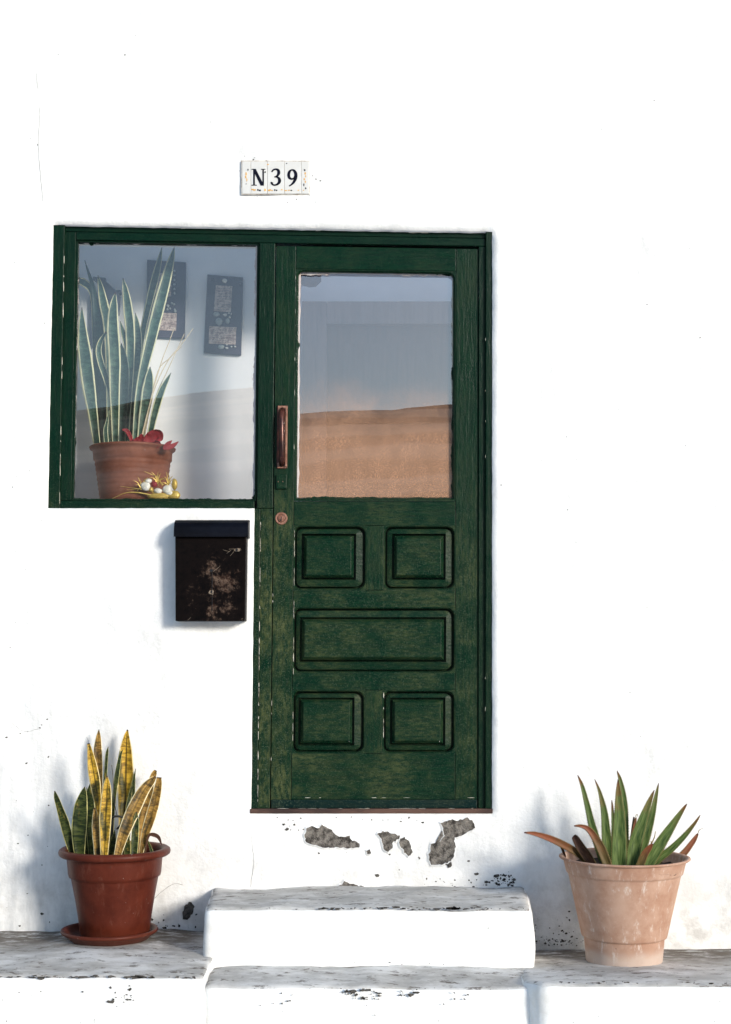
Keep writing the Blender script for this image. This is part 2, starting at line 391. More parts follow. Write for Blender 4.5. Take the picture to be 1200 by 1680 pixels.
M['aloed'] = mat_aloe('dry_brown_aloe_leaf', (.055, .028, .018), (.12, .06, .035), (.05, .02, .015), .3, 1.0)
M['deadred'] = mat_simple('withered_red_leaf', (.16, .02, .012), (.35, .06, .03), 25, .6, .3)
M['straw'] = mat_simple('dry_stem', (.48, .38, .24), (.62, .52, .36), 25, .8, .1)
M['red'] = mat_simple('dark_red_felt', (.16, .006, .012), (.30, .015, .022), 25, .6, .4)
M['gold'] = mat_simple('golden_dried_grass', (.42, .27, .04), (.66, .48, .14), 25, .4, .2, metal=.3)
M['shell'] = mat_simple('white_shell', (.55, .52, .42), (.85, .83, .78), 40, .3, .3)
M['board'] = mat_simple('slate_blue_board', (.035, .030, .055), (.055, .050, .085), 10, .6, .2)
M['paper'] = mat_simple('pink_paper_print', (.30, .22, .20), (.58, .47, .42), 60, .8, 0, lo=.42, hi=.58)
M['pebble'] = mat_simple('grey_pebble', (.20, .23, .23), (.48, .50, .48), 30, .6, .4)
M['lampm'] = mat_simple('grey_blue_metal_shade', (.05, .06, .09), (.08, .09, .13), 10, .5, .1)
M['glassw'] = mat_glass('window_glass', .075, .012, (.98, .99, .99), (.6, .58, .55))
M['glassd'] = mat_glass('dusty_hill_tinted_glass', .17, .03, (.90, .90, .92), (.88, .50, .31), low=9.0)  # thin dust, tinted orange to paint in the hill's warm reflection

# hill material: dry ochre slopes with furrows
m, nt, b = newmat('dry_ochre_hillside'); t = NT(nt); w = t.world()
wt = t.n('ShaderNodeTexWave', wave_type='BANDS', bands_direction='Y'); t.L.new(t.mapv(w, (.5, 1, 0)), wt.inputs[0])
for k_, v_ in (('Scale', .015), ('Distortion', 15.0), ('Detail', 4.0), ('Detail Scale', .8), ('Detail Roughness', .55)): wt.inputs[k_].default_value = v_
n1 = wt.outputs['Fac']; n2 = t.noise(t.mapv(w, (.35, 1, 0)), .12, 7, .65, 1.0); n3 = t.noise(w, .9, 5, .7)
c = t.mix(t.ramp(n1, .15, .75), (.24, .115, .065), (.86, .56, .38)); c = t.mix(t.math('MULTIPLY', t.ramp(n2, .45, .66), .5), c, (.26, .14, .08))
t.set(b.inputs['Base Color'], c); b.inputs['Roughness'].default_value = 1; b.inputs['Specular IOR Level'].default_value = 0
M['hill'] = m

# ------------------------------------------------------------------ ground and hill
bm = boxw(-600, 600, -700, 500, -.5, 0)
tag(link('ground', bm_mesh(bm), M['street']), kind='structure')
def hill_h(x, y):
    r = -y - D          # distance from camera
    az = x / max(r, 1)
    top = .205 + .06 * az - .2 * az * az
    top = max(top, .05)
    f = sm((r - 45) / 225.)
    h = 272 * top * (f ** 1.35)
    if r > 272: h *= 1 - .5 * sm((r - 272) / 300)
    nn = mnoise.fractal(Vector((x * .012, y * .012, 0)), 1.0, 2.0, 5)
    h += nn * 2.2 * f
    h += math.sin(r * .16 + 2.2 * mnoise.noise(Vector((x * .01, y * .01, 3)))) * .9 * f * (1 - f)
    return max(h, 0) - .05 * (1 - f)
v, f = [], []
nx, ny = 150, 110
for j in range(ny + 1):
    y = -40 - 560 * (j / ny) ** 1.1
    for i in range(nx + 1):
        x = -380 + 760 * i / nx
        v.append((x, y, hill_h(x, y) + .02))
for j in range(ny):
    for i in range(nx):
        a = j * (nx + 1) + i; f.append((a, a + nx + 1, a + nx + 2, a + 1))
tag(link('hill', mesh(v, f), M['hill'], smooth=True), kind='structure')

# ------------------------------------------------------------------ house
house = empty('house', (0, 3, 0), 'old whitewashed house facade with dark green door and side window', 'house')
ZT = 4.15
def inhole(px, py):
    return (83 < px < 808 and 374 < py < 834) or (420 < px < 808 and 374 < py < 1335)
def lines(stops):
    out = []
    for (a, b, st) in stops:
        n = max(1, round((b - a) / st)); out += [a + (b - a) * i / n for i in range(n)]
    return out + [stops[-1][1]]
xl = lines([(-1400, -60, 120), (-60, 83, 11), (83, 420, 9), (420, 808, 9), (808, 1260, 12), (1260, 2600, 120)])
yl = lines([(-67, 0, 30), (0, 374, 13), (374, 834, 9), (834, 1335, 9), (1335, 1640, 10), (1640, 1800, 30)])
ix = {}; v = []; f = []
def wd(x, z):
    q = Vector((x * 3, 0, z * 3))
    return .006 * mnoise.fractal(q, 1, 2, 4) + .0015 * mnoise.noise(q * 7) + .001
def edgeprox(px, py):
    for a in (83, 420, 808):
        if abs(px - a) < .01: return True
    return abs(py - 374) < .01 or abs(py - 834) < .01 or abs(py - 1335) < .01
for j, py in enumerate(yl):
    for i, px in enumerate(xl):
        p = F(px, py, 0)
        q = Vector((p.x * 3, 0, p.z * 3))
        dsp = .006 * mnoise.fractal(q, 1, 2, 4) + .0015 * mnoise.noise(q * 7)
        onb = edgeprox(px, py) and (82 < px < 809) and (373 < py < 1336)
        if onb:
            p.x += .0016 * mnoise.noise(Vector((p.x * 40, 5, p.z * 25))); p.z += .0016 * mnoise.noise(Vector((p.x * 25, 9, p.z * 40)))
            dsp *= .3
        v.append((p.x, -dsp - .001, p.z))
nxl = len(xl)
for j in range(len(yl) - 1):
    for i in range(nxl - 1):
        if inhole((xl[i] + xl[i + 1]) / 2, (yl[j] + yl[j + 1]) / 2): continue
        a = j * nxl + i; f.append((a, a + nxl, a + nxl + 1, a + 1))
# reveals into the wall thickness
bmw = bmesh.new(); bv = [bmw.verts.new(c) for c in v]
for q in f: bmw.faces.new([bv[i] for i in q])
be = [e for e in bmw.edges if len(e.link_faces) == 1]
xmin, xmax = v[0][0] + .01, v[nxl - 1][0] - .01
hole = [e for e in be if all(xmin < w_.co.x < xmax and .2 < w_.co.z < ZT - .06 for w_ in e.verts)]
ret = bmesh.ops.extrude_edge_only(bmw, edges=hole)
for g in ret['geom']:
    if isinstance(g, bmesh.types.BMVert): g.co.y = .26
bmesh.ops.delete(bmw, geom=[w_ for w_ in bmw.verts if not w_.link_faces], context='VERTS')
bmesh.ops.recalc_face_normals(bmw, faces=bmw.faces)
me = bpy.data.meshes.new('wall'); bmw.to_mesh(me); bmw.free()
link('wall', me, M['wall'], house, smooth=True)
XL, XR = v[0][0], v[nxl - 1][0]
# outer shell: side walls, back wall, roof cut back to let sky light in
for nm, bx in (('side_wall', (XL, XL + .26, .004, 6, 0, ZT - .001)), ('side_wall', (XR - .26, XR, .004, 6, 0, ZT - .001)),
               ('back_wall', (XL + .262, XR - .262, 5.74, 6, 0, ZT - .001)), ('cross_wall', (XL + .262, XR - .262, 1.5, 1.7, 0, ZT - .001)), ('roof', (XL - .05, XR + .05, 1.5, 6.05, ZT + .002, ZT + .16))):
    link(nm, bm_mesh(boxw(*bx)), M['wall'], house)

# --- interior, seen through the panes
def iw(name, mat, verts, faces): return link(name, mesh(verts, faces), mat, house)
FL = EYE + (1080 - 1335) / 450
pk = 2.30
def quad(a, b_): return [(a[0], a[1], FL), (b_[0], b_[1], FL), (b_[0], b_[1], ZT - .02), (a[0], a[1], ZT - .02)]
def thick_wall(name, a, b_, mat, th=.05):
    a = Vector(a); b_ = Vector(b_); n = Vector((-(b_ - a).y, (b_ - a).x)).normalized() * th
    c = [a, b_, b_ + n, a + n]
    vv = [(p.x, p.y, FL) for p in c] + [(p.x, p.y, ZT - .02) for p in c]
    bm = bmesh.new(); q = [bm.verts.new(x) for x in vv]
    for ff in ((3, 2, 1, 0), (4, 5, 6, 7), (0, 1, 5, 4), (1, 2, 6, 5), (2, 3, 7, 6), (3, 0, 4, 7)): bm.faces.new([q[i] for i in ff])
    return link(name, bm_mesh(bm), mat, house)
PWA, PWB = Vector((-2.6, .38)), Vector((-.36, .47))       # wall that carries the plaques
thick_wall('inner_wall', PWA, PWB, M['white'])
thick_wall('inner_wall', (-.36, .535), (-.36, 1.2), M['white'])
thick_wall('inner_wall', (-.41, 1.255), (1.3, 1.255), M['white'])
thick_wall('inner_wall', (1.3, 1.25), (1.3, .28), M['white'])
link('inner_floor', bm_mesh(boxw(-1.8, 1.3, .02, 1.25, FL - .08, FL - .006)), M['intfloor'], house)
# inner sill under the window
wz = F(250, 834, 0).z
link('window_sill', bm_mesh(boxw(-1.16, -.40, .012, .46, wz - .2, wz - .045)), M['white'], house)
# inner door at the back of the vestibule
idr = tag(link('inner_door', bm_mesh(boxw(-.285, .62, 1.20, 1.25, FL, 3.205)), M['idoor'], house), 'dim brown inner door seen through the dusty door glass')
link('casing', bm_mesh(boxw(-.285, -.175, 1.165, 1.198, FL, 3.205)), M['idoor2'], idr)
link('casing', bm_mesh(boxw(-.173, .62, 1.165, 1.198, 3.105, 3.205)), M['idoor2'], idr)
link('door_panel', bm_mesh(boxw(-.10, .30, 1.185, 1.197, 2.66, 3.02)), M['idoor'], idr)
link('door_panel', bm_mesh(boxw(-.10, .30, 1.185, 1.197, 1.7, 2.52)), M['idoor'], idr)

# --- outer frame -------------------------------------------------------------
frame = empty('door_frame', F(610, 1335, 0), None, None, house)
S = slab
S('outer_trim', 83, 374, 102, 834, -.004, -.06, M['gf'], frame, .003)
S('outer_trim', 102.4, 374, 797, 385, -.020, -.06, M['gfh'], frame, .002)
S('outer_trim', 797.4, 374, 808, 1327, -.003, -.06, M['gf'], frame, .003)
S('outer_trim', 102.4, 822, 420, 834, -.004, -.06, M['gfh'], frame, .003)
S('outer_trim', 420, 834.4, 430, 1327, -.004, -.06, M['gf'], frame, .003)
S('jamb', 102.6, 385.5, 121, 821.6, -.018, -.07, M['gf'], frame, .002)
S('jamb', 786, 398.5, 797, 1327, -.016, -.07, M['gf'], frame, .002)
S('jamb', 430.4, 834.4, 450, 1327, -.014, -.07, M['gv'], frame, .002)
S('head', 121.4, 385.5, 796.8, 398, -.014, -.07, M['gfh'], frame, .002)
S('mullion', 424, 398.4, 450, 834, -.012, -.07, M['gf'], frame, .003)
tag(S('sill', 418, 1327.4, 809, 1335, .004, -.07, M['sill'], frame, .002), 'narrow brown wooden threshold')
# dark rebate behind the joints so no daylight leaks
S('rebate', 100, 380, 800, 400, -.075, -.085, M['black'], frame, 0)
S('rebate', 100, 400.5, 124, 833, -.075, -.085, M['black'], frame, 0)
S('rebate', 418, 400.5, 452, 1334, -.075, -.085, M['black'], frame, 0)
S('rebate', 784, 400.5, 808, 1334, -.075, -.085, M['black'], frame, 0)
S('rebate', 124.5, 820, 417, 833, -.075, -.085, M['black'], frame, 0)

# --- window -------------------------------------------------------------------
win = empty('window', F(272, 834, 0), 'square fixed window beside the green door with a potted plant behind it', None, house)
def pane(name, x0, y0, x1, y1, d, tilt, mat, parent):
    """a sheet of glass 4 mm thick would double the reflections: one face, slightly tilted in its rebate"""
    top = math.tan(R(tilt)) * (y1 - y0) / 450
    c = [F(x0, y1, d), F(x1, y1, d), F(x1, y0, d), F(x0, y0, d)]
    for k in (2, 3): c[k].y += top
    return link(name, mesh(c, [(0, 1, 2, 3)]), mat, parent)
pane('glass_pane', 120, 397, 424, 823, -.040, 0.0, M['glassw'], win)
S('stop_bead', 121.4, 398.4, 423.6, 401.5, -.022, -.038, M['gfh'], win, .001)
S('stop_bead', 121.4, 401.9, 125, 818.6, -.024, -.038, M['gf'], win, .001)
S('stop_bead', 420, 401.9, 423.6, 818.6, -.024, -.038, M['gf'], win, .001)
S('stop_bead', 121.4, 819, 423.6, 821.8, -.022, -.038, M['gfh'], win, .001)
def ragged(name, a, b_, w, d, mat, parent, seed, amp=1.0, freq=.09, side=1, n=None, thr=None):
    """a hand painted edge: strip along the line a-b whose inner side wanders"""
    a = Vector(a); b_ = Vector(b_); L = (b_ - a).length; n = n or int(L / 1.4); tn = (b_ - a) / L; nr = Vector((-tn.y, tn.x)) * side
    v, f = [], []
    for i in range(n + 1):
        p = a + tn * L * i / n
        q = mnoise.fractal(Vector((i * L / n * freq * .5, seed * 7.3, 0)), .7, 2.3, 6); q = max(q, 0) * (1.0 + .8 * mnoise.noise(Vector((i * L / n * .011, seed * 3.1, 2)))) * 1.0 + min(q, 0) * .5
        ww = max(.25, w * (1 + amp * q * 1.6))
        if thr is not None: ww = w * max(0.02, (q - thr) * 3)
        e = p + nr * ww
        v += [F(p.x, p.y, d), F(e.x, e.y, d - .0005)]
    k = len(v)
    v += [Vector((c.x, c.y + .002, c.z)) for c in v]
    for i in range(n):
        s0, s1, s2, s3 = 2 * i, 2 * i + 1, 2 * i + 3, 2 * i + 2
        f += [(s0, s1, s2, s3), (s1, k + s1, k + s2, s2)]
    return link(name, mesh(v, f), mat, parent)
ragged('putty_line', (124.5, 401), (420, 401), 1.6, -.0385, M['putty'], win, 1, 1.2, side=1)
ragged('putty_line', (420.5, 402), (420.5, 819), 3.0, -.0385, M['putty'], win, 2, .7, side=1)
ragged('putty_line', (124.5, 819), (124.5, 402), 1.5, -.0385, M['putty'], win, 3, 1.0, side=1)
ragged('paint_smear', (124.5, 819), (124.5, 402), .9, -.0375, M['gf'], win, 4, 1.4, .05, side=1)
ragged('paint_smear', (124.5, 819.5), (420, 819.5), .8, -.0375, M['gfh'], win, 5, 1.4, .12, side=-1)
ragged('paint_smear', (423, 790), (423, 820), 5, -.0370, M['gf'], win, 8, 1.2, .12, side=1)
ragged('paint_smear', (126, 400), (150, 400), 4, -.0370, M['gfh'], win, 12, 1.3, .12, side=1)

# --- door -----------------------------------------------------------------------
door = tag(empty('door', F(618, 1327, 0), None, None, house), 'dark green panelled wooden door with a big dusty pane in its upper half')
DF, DB = -.024, -.062
S('stile', 451.5, 403, 484, 1327, DF, DB, M['gv'], door, .0015)
S('stile', 748.6, 403, 785, 1327, DF, DB, M['gv'], door, .0015)
S('rail', 484.6, 403, 748, 440, DF - .0006, DB, M['gh'], door, .0015)
S('rail', 484.6, 822.6, 748, 862, DF - .0006, DB, M['gh'], door, .0015)
S('rail', 484.6, 968.6, 748, 996, DF - .0006, DB, M['gh'], door, .0015)
S('rail', 484.6, 1104.6, 748, 1132, DF - .0006, DB, M['gh'], door, .0015)
S('rail', 484.6, 1236.6, 748, 1312, DF - .0006, DB, M['gh'], door, .0015)
S('muntin', 603.6, 862.6, 631, 968, DF - .0012, DB, M['gv'], door, .0015)
S('muntin', 602.6, 1132.6, 630, 1236, DF - .0012, DB, M['gv'], door, .0015)
S('weather_bar', 452, 1312.5, 784, 1326.4, DF + .012, DB, M['teal'], door, .003)
def rrect(x0, y0, x1, y1, r4, n=5):
    """rounded rectangle in px, radii tl,tr,br,bl"""
    out = []
    for (cx, cy, r, a0) in ((x0 + r4[0], y0 + r4[0], r4[0], 180), (x1 - r4[1], y0 + r4[1], r4[1], 270), (x1 - r4[2], y1 - r4[2], r4[2], 0), (x0 + r4[3], y1 - r4[3], r4[3], 90)):
        for i in range(n + 1):
            a = R(a0 + 90 * i / n); out.append((cx + r * math.cos(a), cy + r * math.sin(a)))
    return out
def ring_loft(rings, cap=True):
    v, f = [], []; n = len(rings[0][0])
    for pts, d in rings:
        for (x, y) in pts: v.append(F(x, y, d))
    for k in range(len(rings) - 1):
        for i in range(n):
            j = (i + 1) % n; f.append((k * n + i, k * n + j, (k + 1) * n + j, (k + 1) * n + i))
    if cap: f.append(tuple((len(rings) - 1) * n + i for i in range(n)))
    bm = bmesh.new(); bv = [bm.verts.new(c) for c in v]
    for q in f: bm.faces.new([bv[i] for i in q])
    for fc in bm.faces: pass
    me = bm_mesh(bm); 
    # face the viewer
    if sum(p.normal.y * p.area for p in me.polygons) > 0: me.flip_normals()
    return me
def panel(x0, y0, x1, y1, ix0, iy0, ix1, iy1, mat):
    R4 = (9, 12, 12, 9); S4 = (.4,) * 4
    rr = lambda g, r: rrect(x0 + g, y0 + g, x1 - g, y1 - g, r)
    ri = lambda g: rrect(ix0 + g, iy0 + g, ix1 - g, iy1 - g, S4)
    rings = [(rr(-.55, S4), DF - .001), (rr(.8, R4), DF - .0012), (rr(2.2, R4), DF - .006), (rr(2.9, R4), DF - .034), (rr(4.9, R4), DF - .034),
             (rr(5.4, R4), DF - .017), (ri(-3.4), DF - .011), (ri(-2.6), DF - .032), (ri(-.2), DF - .032), (ri(.4), DF - .012), (ri(4.6), DF - .001), (ri(5.4), DF - .0002)]
    return link('panel', ring_loft(rings), mat, door)
panel(484.6, 862.6, 603, 968, 501, 879, 583, 948, M['gh'])
panel(631.6, 862.6, 748, 968, 648, 879, 729, 948, M['gh'])
panel(484.6, 996.6, 748, 1104, 499, 1016, 730, 1083, M['gh'])
panel(484.6, 1132.6, 602, 1236, 498, 1148, 582, 1220, M['gh'])
panel(630.6, 1132.6, 748, 1236, 646, 1148, 729, 1220, M['gh'])
# glazing moulding of the door light (rounded top corners), then the pane
g = [(rrect(484.6, 440.6, 748, 822, (.4,) * 4, 6), DF - .001), (rrect(486, 442, 746.6, 820.6, (10, 12, 3, 2), 6), DF - .0012),
     (rrect(488.5, 445, 744, 818, (8, 10, 2, 2), 6), DF - .008), (rrect(490, 447, 742.5, 816, (6, 8, 2, 2), 6), DF - .030)]
link('glazing_bead', ring_loft(g, cap=False), M['gv'], door)
DTILT = .62
pane('glass_pane', 486, 441, 747, 821, DF - .0245, DTILT, M['glassd'], door)
GD = DF - .0215
ragged('putty_line', (489, 816), (489, 446), 3.0, GD - .001, M['putty'], door, 21, .35, side=1)
ragged('putty_line', (490, 446), (743, 446), 1.7, GD - .001, M['putty'], door, 22, 1.0, side=1)
ragged('putty_line', (744, 447), (744, 660), 2.2, GD - .001, M['cream'], door, 23, 1.4, .03, side=1)
ragged('paint_smear', (744, 600), (744, 817), 1.7, GD + .001, M['gv'], door, 24, 1.1, .05, side=1)
ragged('paint_smear', (488, 817), (743, 817), 1.1, GD + .001, M['gh'], door, 25, 1.3, .06, side=-1)
ragged('paint_smear', (488, 816), (488, 446), 4.0, GD + .001, M['gv'], door, 27, 1, .035, side=1, thr=.34)
ragged('paint_smear', (716, 445), (742, 445), 3.5, GD + .001, M['gh'], door, 29, 1.4, .08, side=1)
# handle: plate, grip bar, fixings
pl = S('handle_plate', 455.5, 665, 473, 768, DF + .006, DF - .002, M['handle'], door, .002)
S('mounting_tab', 457, 665.5, 471, 675, DF + .0085, DF + .0062, M['brass'], pl, .001)
S('mounting_tab', 457, 759, 471, 768, DF + .0085, DF + .0062, M['brass'], pl, .001)
hv, hf = tube([F(464, 672, DF + .008), F(463, 682, DF + .034), F(463.5, 716, DF + .042), F(464, 751, DF + .034), F(464, 762, DF + .008)], .0105, 26, 10)
link('pull_handle', mesh(hv, hf), M['handle'], door, smooth=True)
S('handle_flange', 469.6, 667, 472.6, 765, DF + .020, DF + .0062, M['brass'], pl, .0006)
lk = S('lock_cover', 455, 778, 472.5, 802, DF + .009, DF - .002, M['gv'], door, .003)
for px in (458.5, 466): link('screw', lathe_s := mesh(*tube([F(px, 790, DF + .008), F(px, 790, DF + .0105)], .0016, 2, 6)), M['brass'], lk)
def disc(name, px, py, prof, mat, parent, n=28):
    v, f = [], []; c = F(px, py, 0)
    for (r, d) in prof:
        for i in range(n):
            a = 2 * math.pi * i / n; v.append((c.x + r * math.cos(a), -d, c.z + r * math.sin(a)))
    for k in range(len(prof) - 1):
        for i in range(n):
            j = (i + 1) % n; f.append((k * n + i, k * n + j, (k + 1) * n + j, (k + 1) * n + i))
    f.append(tuple((len(prof) - 1) * n + i for i in range(n)))
    bm = bmesh.new(); bv = [bm.verts.new(q) for q in v]
    for q in f: bm.faces.new([bv[i] for i in q])
    me = bm_mesh(bm)
    if sum(p.normal.y * p.area for p in me.polygons) > 0: me.flip_normals()
    return link(name, me, mat, parent, smooth=False)
es = disc('lock_rosette', 463.5, 849.5, [(.023, DF - .002), (.023, DF + .002), (.021, DF + .0045), (.016, DF + .004), (.0145, DF + .001)], M['brass'], door)
disc('lock_cylinder', 463.5, 849.5, [(.0125, DF + .001), (.0125, DF + .006), (.0105, DF + .008), (.009, DF + .006), (.007, DF + .0062), (.006, DF + .009)], M['brass'], es)
S('keyhole', 463, 848, 464.6, 854.5, DF + .0096, DF + .0085, M['black'], es, 0)
# chipped pale paint along arrises, plus sun highlights painted on panel bevels
rnd = random.Random(5)
ch = MB()
def chips_glints(x0, y0, x1, y1, d, n, l0=3, l1=16, w=.5, seed=1):
    r = random.Random(seed); n = int(n * .6); w *= .55
    for _ in range(n):
        t_ = r.random(); x = x0 + (x1 - x0) * t_; y = y0 + (y1 - y0) * t_
        l = r.uniform(l0, l1) * .5; vert = abs(y1 - y0) > abs(x1 - x0)
        c = F(x, y, d); k = 1 / 450
        ch.tri_blob(c, (w * k * r.uniform(.6, 1.5)) if vert else l * k, l * k if vert else w * k * r.uniform(.6, 1.5), r.random(), d=.0012, n=8, rough=.35)
chips_glints(102, 420, 102, 820, -.004, 24, 2, 22, .5, 1); chips_glints(430.4, 850, 430.4, 1318, -.004, 60, 2, 20, .6, 2)
chips_glints(451.5, 870, 451.5, 1318, -.012, 10, 2, 10, .4, 3); chips_glints(797, 500, 797, 1300, -.003, 10, 2, 8, .35, 4)
chips_glints(640, 377, 700, 377, -.018, 6, 5, 20, 1.4, 5); chips_glints(100, 377, 630, 377, -.018, 5, 2, 8, .6, 6)
chips_glints(458, 1327, 784, 1327, -.010, 38, 4, 30, .8, 7); chips_glints(486, 870, 486, 1230, DF, 30, 3, 22, .5, 8)
chips_glints(632.5, 1140, 632.5, 1232, DF, 10, 3, 18, .6, 9); chips_glints(723, 1150, 723, 1216, DF - .004, 9, 3, 14, .6, 10); chips_glints(724, 882, 724, 945, DF - .004, 7, 4, 20, .5, 13)
chips_glints(578, 882, 578, 945, DF - .004, 7, 4, 20, .5, 14); chips_glints(577, 1152, 577, 1216, DF - .004, 7, 4, 20, .5, 15)  # right bevels of the raised fields: sunlit edge drawn as pale flecks
chips_glints(484, 1309, 780, 1309, DF, 10, 3, 12, .4, 11); chips_glints(484, 450, 484, 860, DF, 10, 3, 12, .35, 12)
tag(ch.link('paint_chips_and_glints', M['cream'], door), kind='stuff')

# --- bare render where the whitewash has flaked --------------------------------------
def patch(pts, seed, mat=None, name='bare_patch', rough=1.6, d=.0035):
    r = random.Random(seed); P = [Vector(p) for p in pts]; out = []
    for i in range(len(P)):
        a, b_ = P[i], P[(i + 1) % len(P)]; n = max(1, int((b_ - a).length / 3)); nr = Vector((-(b_ - a).y, (b_ - a).x)).normalized()
        for k in range(n):
            p = a + (b_ - a) * k / n; q = mnoise.fractal(Vector((p.x * .22, p.y * .22, seed)), 1, 2, 3)
            out.append(p + nr * q * rough * 1.6 + Vector((r.uniform(-.4, .4), r.uniform(-.4, .4))))
    n = len(out); fr = [W(p.x, p.y, 0) for p in out]; fr = [Vector((c.x, -wd(c.x, c.z) - .0032, c.z)) for c in fr]
    v = fr + [Vector((c.x, c.y + .006, c.z)) for c in fr]
    cx_ = sum(c.x for c in fr) / n; cz_ = sum(c.z for c in fr) / n; lv = []; lf_ = []
    area = sum(fr[i].x * fr[(i + 1) % n].z - fr[(i + 1) % n].x * fr[i].z for i in range(n)); sg = 1 if area > 0 else -1
    for i in range(n):
        t_ = fr[(i + 1) % n] - fr[i - 1]; nr_ = Vector((t_.z, 0, -t_.x)).normalized() * sg; c = fr[i]; h_ = .0014 + .0022 * abs(mnoise.noise(Vector((c.x * 60, 0, c.z * 60))))
        lv += [Vector((c.x, c.y - .0002, c.z)), Vector((c.x, c.y - h_, c.z)) + nr_ * .0006, c + nr_ * .007 + Vector((0, .0016, 0))]
    for i in range(n):
        j_ = (i + 1) % n; lf_ += [(3 * i, 3 * i + 1, 3 * j_ + 1, 3 * j_), (3 * i + 1, 3 * i + 2, 3 * j_ + 2, 3 * j_ + 1)]
    if name == 'bare_patch' and mat is None: link('paint_lip', mesh(lv, lf_), M['wall'], house)
    bm = bmesh.new(); bv = [bm.verts.new(q) for q in v]
    top = bm.faces.new(bv[:n])
    for i in range(n): bm.faces.new([bv[i], bv[(i + 1) % n], bv[n + (i + 1) % n], bv[n + i]])
    bmesh.ops.triangulate(bm, faces=[top])
    return link(name, bm_mesh(bm), mat or M['cement'], house)
patch([(503, 1358), (512, 1355), (522, 1360), (528, 1353), (538, 1358), (545, 1362), (551, 1370), (560, 1372), (567, 1373), (574, 1371), (576, 1378), (591, 1384), (590, 1390), (576, 1392), (560, 1390), (530, 1391), (512, 1386), (502, 1382), (501, 1370)], 1)
patch([(619, 1369), (628, 1364), (640, 1366), (656, 1370), (655, 1376), (645, 1380), (643, 1390), (637, 1397), (630, 1393), (627, 1380)], 2)
patch([(657, 1376), (664, 1373), (671, 1380), (677, 1398), (670, 1404), (662, 1395), (656, 1388)], 3)
patch([(724, 1352), (737, 1345), (752, 1346), (766, 1342), (776, 1349), (780, 1358), (768, 1364), (760, 1370), (747, 1374), (746, 1398), (740, 1412), (728, 1418), (708, 1419), (703, 1408), (708, 1385), (722, 1380), (729, 1372), (728, 1362)], 4)
patch([(552, 1456), (558, 1452), (565, 1446), (574, 1449), (586, 1452), (606, 1456), (590, 1460), (560, 1460)], 6)
patch([(300, 1500), (305, 1484), (314, 1480), (319, 1488), (316, 1500), (308, 1509), (301, 1508)], 7, M['mould'])
patch([(601, 1396), (606, 1394), (609, 1400), (603, 1402)], 9)
patch([(730, 1418), (740, 1414), (742, 1420), (735, 1424)], 10, M['mould'])
sp = MB()
def specks(x0, y0, x1, y1, n, r0, r1, seed, dens=lambda x, y: 1):
    r = random.Random(seed); k = 1 / 450; c = 0
    while c < n:
        x = r.uniform(x0, x1); y = r.uniform(y0, y1)
        if r.random() > dens(x, y): continue
        c += 1; q = r.uniform(r0, r1) * (r.random() ** 1.5 + .3)
        c0_ = W(x, y, 0); sp.tri_blob(Vector((c0_.x, -wd(c0_.x, c0_.z), c0_.z)), q * k * r.uniform(.8, 1.6), q * k, r.random(), .0008, 7, .5)
specks(790, 1430, 845, 1454, 60, .4, 2.6, 1, lambda x, y: sm((y - 1425) / 30) * sm((x - 785) / 40))
specks(465, 1345, 500, 1362, 8, .8, 3.0, 2); specks(610, 1400, 800, 1450, 14, .5, 2.2, 3); specks(500, 1395, 610, 1400, 4, .5, 2, 4)
specks(878, 1480, 960, 1550, 60, .3, 1.8, 5, lambda x, y: sm((y - 1470) / 80) * .9 + .05)
specks(885, 1540, 950, 1552, 40, .5, 2.2, 15); specks(230, 1500, 330, 1524, 26, .5, 2.2, 6, lambda x, y: sm((y - 1495) / 30))
specks(30, 20, 560, 330, 26, .25, .9, 7); specks(820, 60, 1190, 1260, 60, .25, .9, 8); specks(10, 380, 75, 1250, 40, .25, 1.1, 9); specks(420, 1340, 800, 1352, 40, .3, 1.3, 10)
specks(10, 1180, 90, 1520, 26, .4, 1.8, 11); specks(380, 255, 530, 335, 40, .3, .9, 12, lambda x, y: 1 if (y < 265 or y > 318 or x < 396 or x > 508) else 0)
specks(690, 1440, 800, 1456, 20, .5, 1.8, 16)
tag(sp.link('mould_specks', M['mould'], house), kind='stuff')
cr = MB()
for pts in ([(417, 1340), (414, 1380), (416, 1410), (411, 1455)], [(18, 1185), (40, 1200), (62, 1196)], [(250, 1478), (268, 1462), (285, 1450), (300, 1452)], [(840, 1440), (850, 1470), (870, 1480)], [(60, 120), (66, 180), (62, 240), (70, 330)]):
    w_ = [W(x + random.Random(i * 7 + 1).uniform(-1, 1), y, 0) for i, (x, y) in enumerate(pts)]; w_ = [Vector((q.x, -wd(q.x, q.z), q.z)) for q in w_]
    a_, b_ = tube(w_, .0009, 24, 4); a_ = [Vector((q.x + .0022 * mnoise.noise(q * 60), q.y, q.z + .0012 * mnoise.noise(q * 80 + Vector((3, 0, 0))))) for q in a_]
    cr.add(a_, b_)
tag(cr.link('hairline_cracks', M['crack'], house), kind='stuff')

